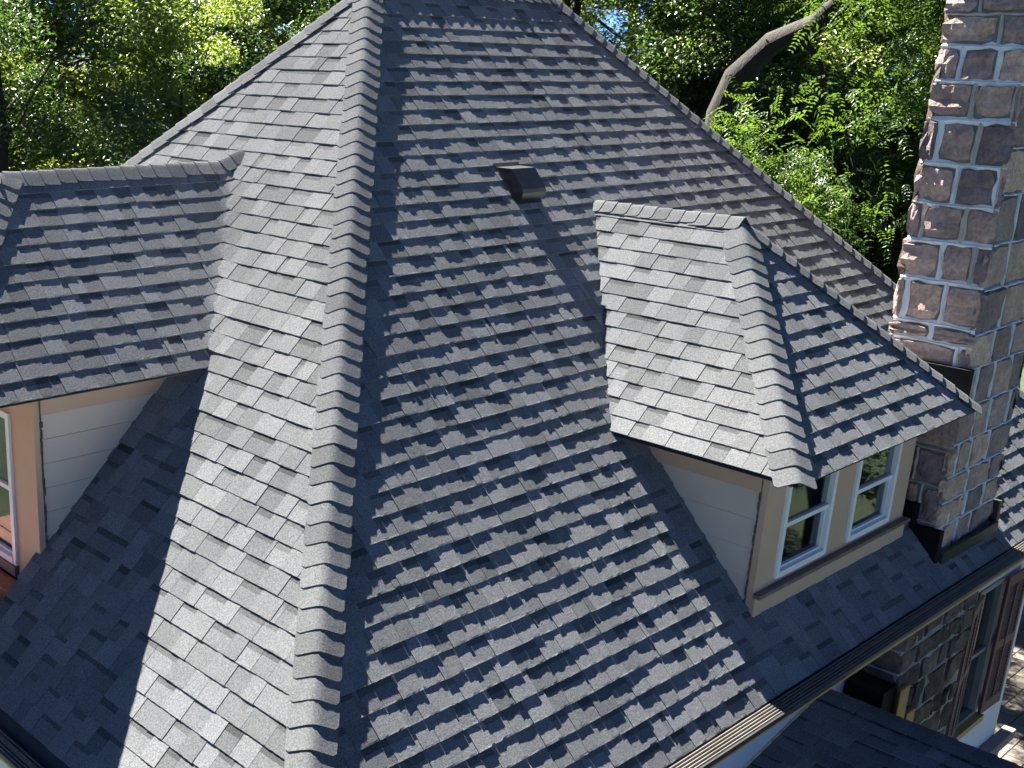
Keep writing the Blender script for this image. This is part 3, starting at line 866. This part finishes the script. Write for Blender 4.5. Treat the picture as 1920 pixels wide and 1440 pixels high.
# ------------------------------------------------------------------ dormers
def dormer_right():
    d = RD; xr, zr, yf, ze, h, t = d['xr'], d['zr'], d['yf'], d['ze'], d['h'], d['t']
    yb = zr / tR; ybe = ze / tR
    pts = [(xr, yf, zr), (xr, yb, zr), (xr - h, ybe, ze), (xr - h, yf - h, ze), (xr + h, yf - h, ze), (xr + h, ybe, ze)]
    D = mesh_obj('dormer', [dk(p) for p in pts], [(0, 1, 2, 3), (0, 3, 4), (0, 4, 5, 1)], M_DECK, HOUSE)
    tag(D, 'hip-roofed dormer with two white windows, beside the stone chimney')
    pl = Plane((xr, yf, zr), (0, -1, 0), (1, 0, t))
    reg = uvs(pl, [pts[1], pts[2], pts[3], pts[0]])
    if area(reg) < 0: reg = reg[::-1]
    ex = 0.03
    reg = [(u - (ex if u < 0 else 0), v) for u, v in reg]
    v0 = pl.uv(pts[3])[1] - 0.012
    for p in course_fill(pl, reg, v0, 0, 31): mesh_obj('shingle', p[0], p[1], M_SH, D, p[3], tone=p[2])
    pf = Plane((xr, yf, zr), (1, 0, 0), (0, 1, t))
    reg = uvs(pf, [(xr - h - 0.015, yf - h - 0.015, ze - 0.015), (xr + h + 0.015, yf - h - 0.015, ze - 0.015), pts[0]])
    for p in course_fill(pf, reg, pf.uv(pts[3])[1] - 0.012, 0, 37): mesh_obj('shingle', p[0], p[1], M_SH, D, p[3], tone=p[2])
    prr = Plane((xr, yf, zr), (0, 1, 0), (-1, 0, t))
    reg = uvs(prr, [pts[4], pts[5], pts[1], pts[0]])
    tag(join_pieces('shingle_courses', course_fill(prr, reg, prr.uv(pts[4])[1] - 0.012, 0, 41), M_SH, D), kind='stuff')
    pk = lambda a: np.array(pts[0]) + (np.array(a) - np.array(pts[0])) * 0.035
    cap_run(pts[3], pk(pts[3]), (0, 1, 0), (1, 0, 0), D, seed=21)
    cap_run(pts[4], pk(pts[4]), (-1, 0, 0), (0, 1, 0), D, seed=22, half=0.12)
    cap_run((xr, yf - 0.05, zr + 0.004), (xr, yb - 0.02, zr), (-1, 0, -t), (1, 0, -t), D, name='ridge_cap', seed=23, half=0.13, expo=0.125)
    # cheek wall of lap boards, the corner boards and front wall
    zb = lambda y: y * tR
    ztop = ze - 0.02
    # cheek (x = RWX0): boards 0.155 high lapped
    zc = RWY * tR - 0.1
    n = 0
    z = ztop
    while z > zc:
        z2 = z - 0.205 if n else z - 0.205
        yt = min(z / tR + 0.05, 3.5); y2 = max(z2 / tR + 0.05, RWY)
        face = [(RWX0, RWY + 0.02, z2), (RWX0, RWY + 0.02, z), (RWX0, yt, z), (RWX0, y2, z2)] if y2 > RWY + 0.03 else [(RWX0, RWY + 0.02, max(z2, (RWY - .03) * tR)), (RWX0, RWY + 0.02, z), (RWX0, yt, z)]
        tilt = 0.010
        P = [np.array(p) + np.array([-(0.004 + tilt * (z - p[2]) / 0.2) if n else -0.035, 0, 0]) for p in face]
        prism('siding_board' if n else 'frieze_board', P, (0.03, 0, 0), M_SIDE if n else M_TRIM, D)
        z = z2 - 0.006; n += 1
    box('corner_board', (RWX0 - 0.012, RWY - 0.028, RWY * tR - 0.10), (RWX0 + 0.17, RWY + 0.018, ztop), M_TRIM, D)
    # cracked caulk line along the corner board
    V, Fc = [], []
    rc = random.Random(4); zz = RWY * tR; k = 0
    while zz < ztop - 0.1:
        hgt = rc.uniform(0.02, 0.06); w = rc.uniform(0.004, 0.012)
        P = boxv((RWX0 - 0.022 - rc.uniform(0, .004), RWY + 0.017 + rc.uniform(-.002, .002), zz), (RWX0 - 0.010, RWY + 0.019 + w, zz + hgt))
        Fc += [tuple(i + k for i in f) for f in BOXF]; V += P; k += 8; zz += hgt * rc.uniform(0.9, 1.05)
    mesh_obj('caulk_line', V, Fc, M_CAULK, D)
    z0, z1 = 2.53, 3.33
    for a, b in ((RWX0 + 0.172, 6.625), (7.355, 7.685), (8.40, RWX1)):
        box('wall_trim', (a, RWY - 0.026, RWY * tR - 0.02), (b, RWY + 0.02, ztop), M_TRIM, D)
    for a, b in ((6.626, 7.354), (7.686, 8.399)):
        box('wall_trim', (a, RWY - 0.024, z1), (b, RWY + 0.02, ztop), M_TRIM, D)
        box('wall_trim', (a, RWY - 0.024, RWY * tR - 0.02), (b, RWY + 0.02, z0), M_TRIM, D)
        sash_window(D, (a, RWY - 0.026), (1, 0, 0), b - a, z0, z1, (0, -1, 0), split=0.48)
        # blinds far inside and a near-black sheet for the unlit room
        box('curtain', (a + 0.10, RWY + 0.16, z0 + 0.03), (a + 0.115, RWY + 0.50, z1 - 0.1), M_CURT, D)
    box('dark_backing', (RWX0 + 0.04, 2.95, 2.40), (RWX1 - 0.03, 2.98, ztop), M_INT, D)
    box('wall_trim', (RWX1 - 0.02, RWY + 0.022, 2.2), (RWX1, 3.3, ztop), M_TRIM, D)
    # sill, apron
    box('window_sill', (RWX0 - 0.02, RWY - 0.085, 2.455), (RWX1 + 0.03, RWY - 0.0285, 2.487), M_SILL, D, 0.006)
    box('apron', (RWX0 - 0.016, RWY - 0.052, 2.30), (RWX1 + 0.02, RWY - 0.0285, 2.4545), M_TRIM, D, 0.004)
    # soffit and fascia
    box('drip_edge', (xr - h + 0.015, yf - h + 0.004, ze - 0.026), (xr + h - 0.015, yf - h + 0.042, ze - 0.014), M_GUT, D)
    box('soffit', (xr - h + 0.02, yf - h + 0.044, ze - 0.036), (xr + h - 0.02, RWY - 0.03, ze - 0.021), M_TRIM, D)
    box('drip_edge', (xr - h + 0.006, yf - h + 0.044, ze - 0.026), (xr - h + 0.032, ybe + 0.05, ze - 0.014), M_GUT, D)
    box('soffit', (xr - h + 0.034, RWY - 0.028, ze - 0.0362), (RWX0 + 0.02, ybe + 0.1, ze - 0.0212), M_TRIM, D)
    return D
dormer_right()

def dormer_left():
    d = LD; yl, zl, xf, ze, h, t = d['yl'], d['zl'], d['xf'], d['ze'], d['h'], d['t']
    xb, xbe = zl / tL, ze / tL
    pts = [(xf, yl, zl), (xb, yl, zl), (xbe, yl - h, ze), (xf - h, yl - h, ze), (xf - h, yl + h, ze), (xbe, yl + h, ze)]
    D = mesh_obj('dormer', [dk(p) for p in pts], [(0, 3, 2, 1), (0, 4, 3), (0, 1, 5, 4)], M_DECK, HOUSE)
    tag(D, 'dormer with tan trim and taupe boards, cut off at the edge above the shaded slope')
    pl = Plane((xf, yl, zl), (1, 0, 0), (0, 1, t))
    ex, near, dist = valley_extra(pl, 1)
    if dist(*pl.uv((3.0, 5.6, zl - t * (yl - 5.6))))[0] < 0: ex, near, dist = valley_extra(pl, -1)
    reg = uvs(pl, [(xf - h - 0.015, yl - h - 0.012, ze - 0.012), (xbe + 0.05, yl - h - 0.012, ze - 0.012), (xb + 0.05, yl, zl), (xf, yl, zl)])
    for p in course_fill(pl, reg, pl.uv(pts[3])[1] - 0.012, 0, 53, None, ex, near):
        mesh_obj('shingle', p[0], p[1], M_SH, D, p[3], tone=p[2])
    pf = Plane((xf, yl, zl), (0, -1, 0), (1, 0, t))
    tag(join_pieces('shingle_courses', course_fill(pf, uvs(pf, [pts[4], pts[3], pts[0]]), pf.uv(pts[3])[1] - 0.012, 0, 57), M_SH, D), kind='stuff')
    pb = Plane((xf, yl, zl), (-1, 0, 0), (0, -1, t))
    tag(join_pieces('shingle_courses', course_fill(pb, uvs(pb, [pts[5], pts[4], pts[0], pts[1]]), pb.uv(pts[4])[1] - 0.012, 0, 59), M_SH, D), kind='stuff')
    cap_run(pts[3], pts[0], (0, 1, 0), (1, 0, 0), D, seed=31)
    cap_run(pts[4], pts[0], (0, -1, 0), (1, 0, 0), D, seed=32)
    # ridge caps, the last ones lapping up onto the main slope
    cap_run((xf, yl, zl), (xb - 0.10, yl, zl), (0, -1, -t), (0, 1, -t), D, name='ridge_cap', seed=33, half=0.14)
    cap_run((xb - 0.16, yl, zl + 0.004), (xb + 0.06, yl, zl + 0.085), (0, -1, -t), (0, 1, -t), D, name='ridge_cap', seed=34, half=0.14, expo=0.11)
    ztop = ze - 0.02
    n, z = 0, ztop
    zc = LWX * tL - 0.05
    while z > zc:
        z2 = z - 0.165 if n else z - 0.205
        xt = z / tL + 0.05; x2 = max(z2 / tL + 0.05, LWX)
        face = [(LWX + 0.02, LWY0, z2), (x2, LWY0, z2), (xt, LWY0, z), (LWX + 0.02, LWY0, z)] if x2 > LWX + 0.03 else [(LWX + 0.02, LWY0, max(z2, (LWX - .02) * tL)), (xt, LWY0, z), (LWX + 0.02, LWY0, z)]
        P = [np.array(p) + np.array([0, -(0.004 + 0.010 * (z - p[2]) / 0.2) if n else -0.035, 0]) for p in face]
        prism('siding_board' if n else 'frieze_board', P, (0, 0.03, 0), M_SIDE if n else M_TRIM, D)
        z = z2 - 0.006; n += 1
    box('corner_board', (LWX - 0.028, LWY0 - 0.012, 2.30), (LWX + 0.018, 5.685, ztop), M_TRIM, D)
    V, Fc = [], []
    rc = random.Random(8); zz = LWX * tL; k = 0
    while zz < ztop - 0.1:
        hgt = rc.uniform(0.02, 0.07); w = rc.uniform(0.004, 0.016)
        P = boxv((LWX + 0.017 + rc.uniform(-.003, .003), LWY0 - 0.021 - rc.uniform(0, .004), zz), (LWX + 0.019 + w, LWY0 - 0.008, zz + hgt))
        Fc += [tuple(i + k for i in f) for f in BOXF]; V += P; k += 8; zz += hgt * rc.uniform(0.9, 1.05)
    mesh_obj('caulk_line', V, Fc, M_CAULK, D)
    z0, z1 = 2.52, 3.63
    for a, b in ((5.687, 6.20), (6.32, 6.90)):
        sash_window(D, (LWX - 0.026, b), (0, -1, 0), b - a, z0, z1, (-1, 0, 0), split=0.50)
        box('wall_trim', (LWX - 0.024, a, z1), (LWX + 0.02, b, ztop), M_TRIM, D)
    box('wall_trim', (LWX - 0.026, 6.202, 2.3), (LWX + 0.02, 6.318, ztop), M_TRIM, D)
    box('wall_trim', (LWX - 0.026, 6.902, 2.3), (LWX + 0.02, LWY1, ztop), M_TRIM, D)
    box('window_sill', (LWX - 0.06, 5.69, 2.44), (LWX + 0.02, 6.2, 2.515), M_SILL, D)
    box('dark_backing', (3.3, LWY0 + 0.04, 2.45), (3.33, LWY1, ztop), M_INT, D)  # near-black sheet standing for the shade inside the dormer
    box('drip_edge', (xf - h + 0.02, yl - h + 0.006, ze - 0.026), (xbe + 0.02, yl - h + 0.034, ze - 0.014), M_GUT, D)
    box('soffit', (xf - h + 0.03, yl - h + 0.036, ze - 0.036), (xbe + 0.06, LWY0 - 0.0, ze - 0.021), M_TRIM, D)
    box('soffit', (xf - h + 0.03, LWY0 + 0.002, ze - 0.0362), (LWX - 0.03, LWY1 + 0.3, ze - 0.0212), M_TRIM, D)
    return D
dormer_left()
# balcony strip below the left dormer window
box('balcony_floor', (1.2, 5.44, 2.26), (2.60, 7.1, 2.30), M_WOOD, HOUSE)
box('balcony_ledge', (2.46, 5.45, 2.302), (2.60, 7.1, 2.42), M_WOOD2, HOUSE, 0.008)
V, Fc = [], []
for i in range(17):
    a = i / 16 * 2 * math.pi
    for r, z in ((0.085, 2.31), (0.085, 2.36), (0.05, 2.40), (0.045, 2.9)):
        V.append((2.36 + r * math.cos(a), 5.60 + r * math.sin(a), z))
for i in range(16):
    for j in range(3):
        k = i * 4 + j; Fc.append((k, k + 4, k + 5, k + 1))
mesh_obj('balcony_post', V, Fc, M_POST, HOUSE, smooth=True)

# ------------------------------------------------------------------ roof vent on the long slope
def roof_vent():
    b = np.array(PR.uv((6.518, 4.654, 4.878)))
    w = 0.285; L = 0.34; H = 0.10
    L = 0.36
    prof = [(L, 0.0), (L - 0.115, 0.118), (0.085, 0.108), (0.055, 0.104), (0.03, 0.090), (0.014, 0.068), (0.008, 0.045), (0.03, 0.03), (0.03, 0.0)]
    n = len(prof)
    V = [PR.P(b[0] + s * w, b[1] + p[0], p[1] + 0.012) for s in (0, 1) for p in prof]
    F2 = [tuple(range(n)), tuple(range(2 * n - 1, n - 1, -1))] + [(i, n + i, n + i + 1, i + 1) for i in range(n - 1)]
    VT = mesh_obj('roof_vent', V, F2, M_VENT, HOUSE)
    # base flange and back rim
    q = [PR.P(b[0] - 0.01 + s * (w + 0.02), b[1] + v, 0.0165) for s, v in ((0, -0.01), (1, -0.01), (1, L + 0.03), (0, L + 0.03))]
    prism('flange', q, PR.n * 0.003, M_VENT, VT)
    for i in range(14):
        s = 0.02 + i * (w - 0.04) / 13
        P = [PR.P(b[0] + s + e, b[1] + v, nn) for e in (-0.004, 0.004) for v, nn in ((0.005, 0.054), (0.018, 0.020))]
        mesh_obj('grille_bar', P, [(0, 1, 3, 2)], M_GUARD, VT)
roof_vent()

# ------------------------------------------------------------------ porch roof below the eave
def porch():
    yb, yo = WY - 0.02, -1.2
    xr, zr, sl = 8.06, 1.05, 0.21
    pl = Plane((xr, yb, zr), (0, -1, 0), (1, 0, sl))
    pts = [(xr, yb, zr), (xr - 2.6, yb, zr - 2.6 * sl), (xr - 2.6, yo, zr - 2.6 * sl), (xr, yo, zr)]
    D = mesh_obj('porch_roof', [dk(p) for p in pts] + [dk((xr + 0.65, yo, zr - 0.75)), dk((xr + 0.65, yb, zr - 0.75))], [(0, 1, 2, 3), (0, 3, 4, 5)], M_DECK, HOUSE)
    reg = uvs(pl, pts)
    if area(reg) < 0: reg = reg[::-1]
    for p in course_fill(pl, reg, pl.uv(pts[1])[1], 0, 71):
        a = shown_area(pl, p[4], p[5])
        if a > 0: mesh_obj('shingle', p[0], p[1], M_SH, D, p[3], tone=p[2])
    cap_run((xr, yo, zr), (xr, yb, zr), (-1, 0, -sl), (1, 0, -sl), D, name='ridge_cap', seed=61, half=0.12, expo=0.14, lift=0.008)
    box('flashing', (8.50, 2.03, 0.72), (8.755, 2.34, 1.02), M_BLACK, D)
    box('copper_flashing', (8.735, 1.985, 0.55), (8.93, 2.028, 0.98), M_COPPER, D, 0.01)
    box('copper_flashing', (8.96, 1.98, 0.30), (9.14, 2.026, 0.68), M_COPPER, D, 0.01)
porch()

# ------------------------------------------------------------------ ground and paved terrace
mesh_obj('ground', [(-900, -900, GZ - 0.05), (900, -900, GZ - 0.05), (900, 900, GZ - 0.05), (-900, 900, GZ - 0.05)], [(0, 1, 2, 3)], M_GRASS)['kind'] = 'structure'
PAT = box('terrace', (13.2, -2.0, GZ - 0.045), (25.0, 6.4, GZ - 0.012), plain_mat('terrace_sand', (0.05, 0.045, 0.038), 0.95), None)
PAT['kind'] = 'structure'
rp = random.Random(12)
pw, pd = 0.40, 0.265
pm = bpy.data.meshes.new('paver')
pv = np.array(boxv((-pw / 2 + 0.006, -pd / 2 + 0.006, -0.018), (pw / 2 - 0.006, pd / 2 - 0.006, 0.012)), float)
pv[4:, 0] *= 0.985; pv[4:, 1] *= 0.98
pm.from_pydata(pv.tolist(), [], BOXF); pm.materials.append(M_PAVER)
j = 0; y = 1.6
while y < 6.3:
    x = 13.4 + (0.5 * pw if j % 2 else 0)
    while x < 24.8:
        q = px((x, y, GZ))
        if 1780 < q[0] < 2010 and 1000 < q[1] < 1500:
            o = bpy.data.objects.new('paver', pm)
            link(o, PAT, (x, y, GZ + rp.uniform(-0.003, 0.003)))
            o.rotation_euler = (rp.uniform(-.008, .008), rp.uniform(-.008, .008), rp.uniform(-.012, .012))
        x += pw
    y += pd; j += 1

# ------------------------------------------------------------------ trees
def leaf_mesh(name, centres, size, m, rng, up_bias=0.5, width=0.36, droop=0.35, pinnate=0):
    """many leaf blades: each a kinked four-point blade; pinnate > 0 gives leaflets along a stalk"""
    n = len(centres)
    az = rng.uniform(0, 2 * np.pi, n)
    d = np.stack([np.cos(az), np.sin(az), -droop + rng.normal(0, 0.35, n)], 1); d /= np.linalg.norm(d, axis=1)[:, None]
    nn = rng.normal(0, 1, (n, 3)); nn[:, 2] = np.abs(nn[:, 2]) + up_bias
    side = np.cross(d, nn); side /= np.linalg.norm(side, axis=1)[:, None] + 1e-9
    nrm = np.cross(side, d)
    L = size * rng.uniform(0.6, 1.25, n)[:, None]
    tone = rng.uniform(0, 1, n)
    if pinnate:
        C, DD, SS, LL, TT = [], [], [], [], []
        for k in range(pinnate):
            f = (k + 0.5) / pinnate
            for sg in (-1, 1):
                base = centres + d * L * f - np.array([0, 0, 1.0]) * (L * f * f * 0.35)
                dr = d * 0.45 + side * sg * 0.9 + rng.normal(0, 0.12, (n, 3)); dr /= np.linalg.norm(dr, axis=1)[:, None]
                C.append(base); DD.append(dr); SS.append(np.cross(dr, nrm)); LL.append(L * 0.30 * (1 - 0.35 * f)); TT.append(tone)
        centres, d, side, L, tone = np.concatenate(C), np.concatenate(DD), np.concatenate(SS), np.concatenate(LL), np.concatenate(TT)
        nrm = np.cross(side, d); n = len(centres); width = 0.42
    w = L * width * 0.5
    fold = (w * 0.35) * nrm
    v = np.stack([centres, centres + d * L * 0.45 + side * w + fold, centres + d * L - nrm * L * 0.10, centres + d * L * 0.45 - side * w + fold], 1).reshape(-1, 3)
    me = bpy.data.meshes.new(name)
    me.vertices.add(4 * n); me.vertices.foreach_set('co', v.astype(np.float32).ravel())
    tri = np.arange(n)[:, None] * 4
    idx = np.concatenate([tri + [0, 1, 2], tri + [0, 2, 3]], 1).reshape(-1)
    me.loops.add(6 * n); me.loops.foreach_set('vertex_index', idx.astype(np.int32))
    me.polygons.add(2 * n); me.polygons.foreach_set('loop_start', np.arange(0, 6 * n, 3, dtype=np.int32))
    a = me.attributes.new('tone', 'FLOAT', 'POINT'); a.data.foreach_set('value', np.repeat(tone, 4).astype(np.float32))
    me.materials.append(m); me.update(calc_edges=True)
    return me

def tube(paths, sides=7):
    """tapered tubes; paths = list of [(point, radius), ...]"""
    V, Fc = [], []
    for path in paths:
        k0 = len(V); n = len(path)
        P = [np.asarray(p, float) for p, r in path]
        for i, (p, r) in enumerate(path):
            t = P[min(i + 1, n - 1)] - P[max(i - 1, 0)]; t /= np.linalg.norm(t) + 1e-9
            a = np.cross(t, [0.31, 0.52, 0.79]); a /= np.linalg.norm(a); b = np.cross(t, a)
            for s in range(sides):
                an = 2 * math.pi * s / sides
                rr = r * (1 + 0.10 * math.sin(3 * an + i))
                V.append(P[i] + (a * math.cos(an) + b * math.sin(an)) * rr)
        for i in range(n - 1):
            for s in range(sides):
                a = k0 + i * sides + s; b = k0 + i * sides + (s + 1) % sides
                Fc.append((a, b, b + sides, a + sides))
    return V, Fc

def wob(a, b, r0, r1, rng, n=6, amp=0.25):
    a, b = np.asarray(a, float), np.asarray(b, float)
    out = []
    off = np.zeros(3)
    for i in range(n + 1):
        t = i / n
        if 0 < i < n: off = off * 0.6 + rng.normal(0, amp, 3)
        else: off = off * (0 if i == 0 else 0.3)
        out.append((a + (b - a) * t + off + np.array([0, 0, -0.3 * amp * 4 * t * (1 - t)]), r0 + (r1 - r0) * t))
    return out

def tree_kind(seed, height, rad, low, nclus, per, leaf, m, pinnate=0, csize=(0.55, 1.05), flat=0.55):
    """crown (leaf clumps on twigs through the crown's volume) and trunk with limbs, both about the tree's foot"""
    rng = np.random.default_rng(seed)
    cen, cs = [], []
    hz = (height - low) / 2; zc = low + hz
    while len(cen) < nclus:
        p = rng.normal(0, 1, 3); p /= np.linalg.norm(p)
        r = rng.uniform(0.12, 1.0) ** 0.45
        q = p * r * np.array([rad, rad, hz]) * (1 + 0.18 * math.sin(3 * math.atan2(p[1], p[0]) + seed) + 0.10 * math.sin(7 * p[2] + seed))
        q[2] += zc
        cen.append(q); cs.append(rng.uniform(*csize))
    cen = np.array(cen); cs = np.array(cs)
    pts = []
    for c, s in zip(cen, cs):
        k = int(per * (s / 0.8) ** 2)
        p = rng.normal(0, 1, (k, 3)); p /= np.linalg.norm(p, axis=1)[:, None]
        p *= (rng.uniform(0, 1, k) ** 0.55)[:, None] * s
        p[:, 2] *= flat
        p[:, 2] -= 0.28 * (p[:, 0] ** 2 + p[:, 1] ** 2) / s          # clumps droop at the rim
        pts.append(c + p)
    pts = np.concatenate(pts)
    crown = leaf_mesh('crown', pts, leaf, m, rng, pinnate=pinnate)
    paths = []
    top = np.array([rng.normal(0, .3), rng.normal(0, .3), height * 0.86])
    tr = wob((0, 0, -0.1), top, 0.30, 0.05, rng, 9, 0.12)
    paths.append(tr)
    order = np.argsort(rng.uniform(0, 1, nclus))[:46]
    for i in order:
        c = cen[i]
        zt = max(1.2, min(height * 0.75, c[2] - 0.35 * np.hypot(c[0], c[1])))
        t = zt / (height * 0.86)
        base = np.array([top[0] * t, top[1] * t, zt])
        paths.append(wob(base, c, 0.085 * (1.15 - t), 0.014, rng, 5, 0.16))
    V, Fc = tube(paths)
    return crown, (V, Fc)

KINDS = {
    'broad': (tree_kind(1, 14.5, 4.6, 2.2, 150, 950, 0.128, M_LEAF), M_BARK),
    'deep': (tree_kind(2, 13.0, 4.3, 1.4, 150, 950, 0.118, M_LEAF3), M_BARK),
    'feather': (tree_kind(3, 15.5, 4.8, 3.0, 130, 170, 0.30, M_LEAF2, pinnate=6, flat=0.5), M_BARK2),
}
TM = {}
for k, ((cr, (V, Fc)), bm) in KINDS.items():
    me = bpy.data.meshes.new('trunk'); me.from_pydata([tuple(p) for p in V], [], Fc); me.materials.append(bm)
    me.polygons.foreach_set('use_smooth', [True] * len(me.polygons)); me.update()
    TM[k] = (cr, me)
def tree(kind, x, y, s, rz, label, name='broadleaf_tree', sz=1.0):
    t = empty(name, (x, y, GZ))
    t.rotation_euler = (0, 0, rz); t.scale = (s, s, s * sz)
    for nm, me in (('trunk', TM[kind][1]), ('crown', TM[kind][0])):
        o = bpy.data.objects.new(nm, me); COL.objects.link(o); o.parent = t
    tag(t, label, 'tree', 'trees behind the house')
    return t
def at_az(az, t): return CAM_C[0] + t * math.cos(math.radians(az)), CAM_C[1] + t * math.sin(math.radians(az))
TREES = [
    ('broad', 64.5, 23.5, 1.00, 0.3, 'leafy tree mostly hidden behind the dark leftmost tree'),
    ('deep', 60.5, 27.0, 1.05, 1.9, 'dark leafy tree showing between the leftmost tree and the sunlit one'),
    ('broad', 57.5, 31.0, 1.05, 3.4, 'bright sunlit broadleaf tree above the left dormer ridge'),
    ('broad', 51.5, 32.0, 1.10, 5.0, 'tree with sunlit clumps against the left sloping roof edge'),
    ('deep', 47.5, 26.0, 1.00, 0.9, 'dark tree touching the roof edge just left of the peak'),
    ('deep', 38.0, 27.0, 1.05, 2.6, 'dark leafy tree right of the roof peak, along the far hip'),
    ('feather', 34.5, 31.0, 1.05, 4.0, 'feathery pale green tree behind the arching dark limb'),
    ('broad', 29.5, 28.5, 0.95, 2.2, 'sunlit green tree filling the middle between hip and chimney'),
    ('feather', 25.0, 29.0, 0.98, 1.2, 'feathery bright tree hanging left of the chimney top'),
    ('broad', 55.0, 20.5, 0.50, 2.4, 'low tree with sun-bleached top just above the left dormer ridge', 1.36),
    ('deep', 64.0, 18.5, 0.80, 3.1, 'dark shaded tree in front at the far left, above the dormer'),
    ('feather', 26.5, 28.0, 0.80, 0.4, 'low bright feathery tree under the arching dark limb'),
    ('deep', 30.5, 22.5, 0.62, 4.4, 'low dark tree against the far hip of the roof'),
    ('deep', 22.0, 30.0, 1.00, 0.2, 'dark tree low behind the chimney'),
    ('broad', 17.0, 37.0, 1.05, 5.5, 'leafy tree hidden mostly behind the stone chimney'),
]
TREES += [
    ('broad', 128.0, 21.0, 1.0, 2.0, 'tree on the left lawn, mirrored in the left dormer window'),
    ('deep', 355.5, 19.5, 0.85, 0.7, 'tree beside the terrace, mirrored in the right dormer panes'),
    ('deep', 348.0, 24.5, 0.75, 2.9, 'small dark tree past the terrace, mirrored in the dormer panes'),
    ('broad', 335.0, 27.0, 1.1, 2.5, 'tree beyond the terrace, mirrored in the right dormer windows'),
]
for row in TREES:
    kd, az, t, s, rz, lb = row[:6]
    x, y = at_az(az, t)
    tree(kd, x, y, s, rz, lb, {'broad': 'broadleaf_tree', 'deep': 'broadleaf_tree', 'feather': 'locust_tree'}[kd], row[6] if len(row) > 6 else 1.0)

# the tree with the arching dark limb
def limb_tree():
    root = empty('locust_tree', (17.6, 9.6, GZ))
    tag(root, 'old locust tree with thick dark arching limb beyond the roof', 'tree', 'trees behind the house')
    L0 = np.array([17.6, 9.6, GZ])
    main = [((17.6, 9.6, GZ - 0.1), .34), ((17.56, 9.5, 0.0), .31), ((17.52, 9.40, 3.39), .29), ((17.49, 9.34, 5.17), .27), ((17.35, 9.10, 5.75), .22), ((17.35, 8.62, 6.25), .175), ((17.43, 8.0, 6.53), .155), ((17.37, 7.66, 6.82), .145), ((17.27, 7.36, 7.2), .13), ((17.1, 6.9, 8.1), .13), ((16.9, 6.6, 9.3), .08)]
    b2 = [((17.37, 7.60, 7.05), .10), ((17.46, 7.45, 6.80), .095), ((17.52, 7.30, 6.50), .085), ((17.54, 7.09, 6.32), .08), ((17.57, 6.77, 6.43), .06), ((17.61, 6.43, 6.56), .05), ((17.6, 5.9, 6.9), .03)]
    b3 = [((17.44, 8.21, 6.35), .06), ((17.45, 7.98, 6.14), .05), ((17.41, 7.83, 5.97), .045), ((17.37, 7.70, 5.69), .042), ((17.45, 7.52, 5.37), .036), ((17.52, 7.33, 5.03), .03), ((17.6, 7.1, 4.4), .02)]
    b4 = [((17.49, 9.34, 5.0), .2), ((17.6, 9.6, 6.4), .17), ((17.7, 10.1, 8.0), .13), ((17.6, 10.4, 10.0), .08)]
    V, Fc = tube([main, b2, b3], 10)
    mesh_obj('trunk', V, Fc, M_BARK, root, smooth=True)
    rng = np.random.default_rng(77)
    cen = [np.array(p[0]) for br in (b3[2:], b2[4:], main[8:]) for p in br]
    cl = []
    for c in cen:
        for _ in range(5 if c[2] > 6.2 else 2): cl.append(c + rng.normal(0, 1, 3) * np.array([0.9, 0.9, 0.7]))
    pts = []
    for c in cl:
        q = px(c)
        if 1330 < q[0] < 1660 and -150 < q[1] < 190: continue          # the limb stays bare here
        k = 130; p = rng.normal(0, 1, (k, 3)) * np.array([0.5, 0.5, 0.28]); pts.append(c + p)
    me = leaf_mesh('crown', np.concatenate(pts) - L0, 0.34, M_LEAF2, rng, pinnate=6)
    o = bpy.data.objects.new('crown', me); COL.objects.link(o); o.parent = root
limb_tree()
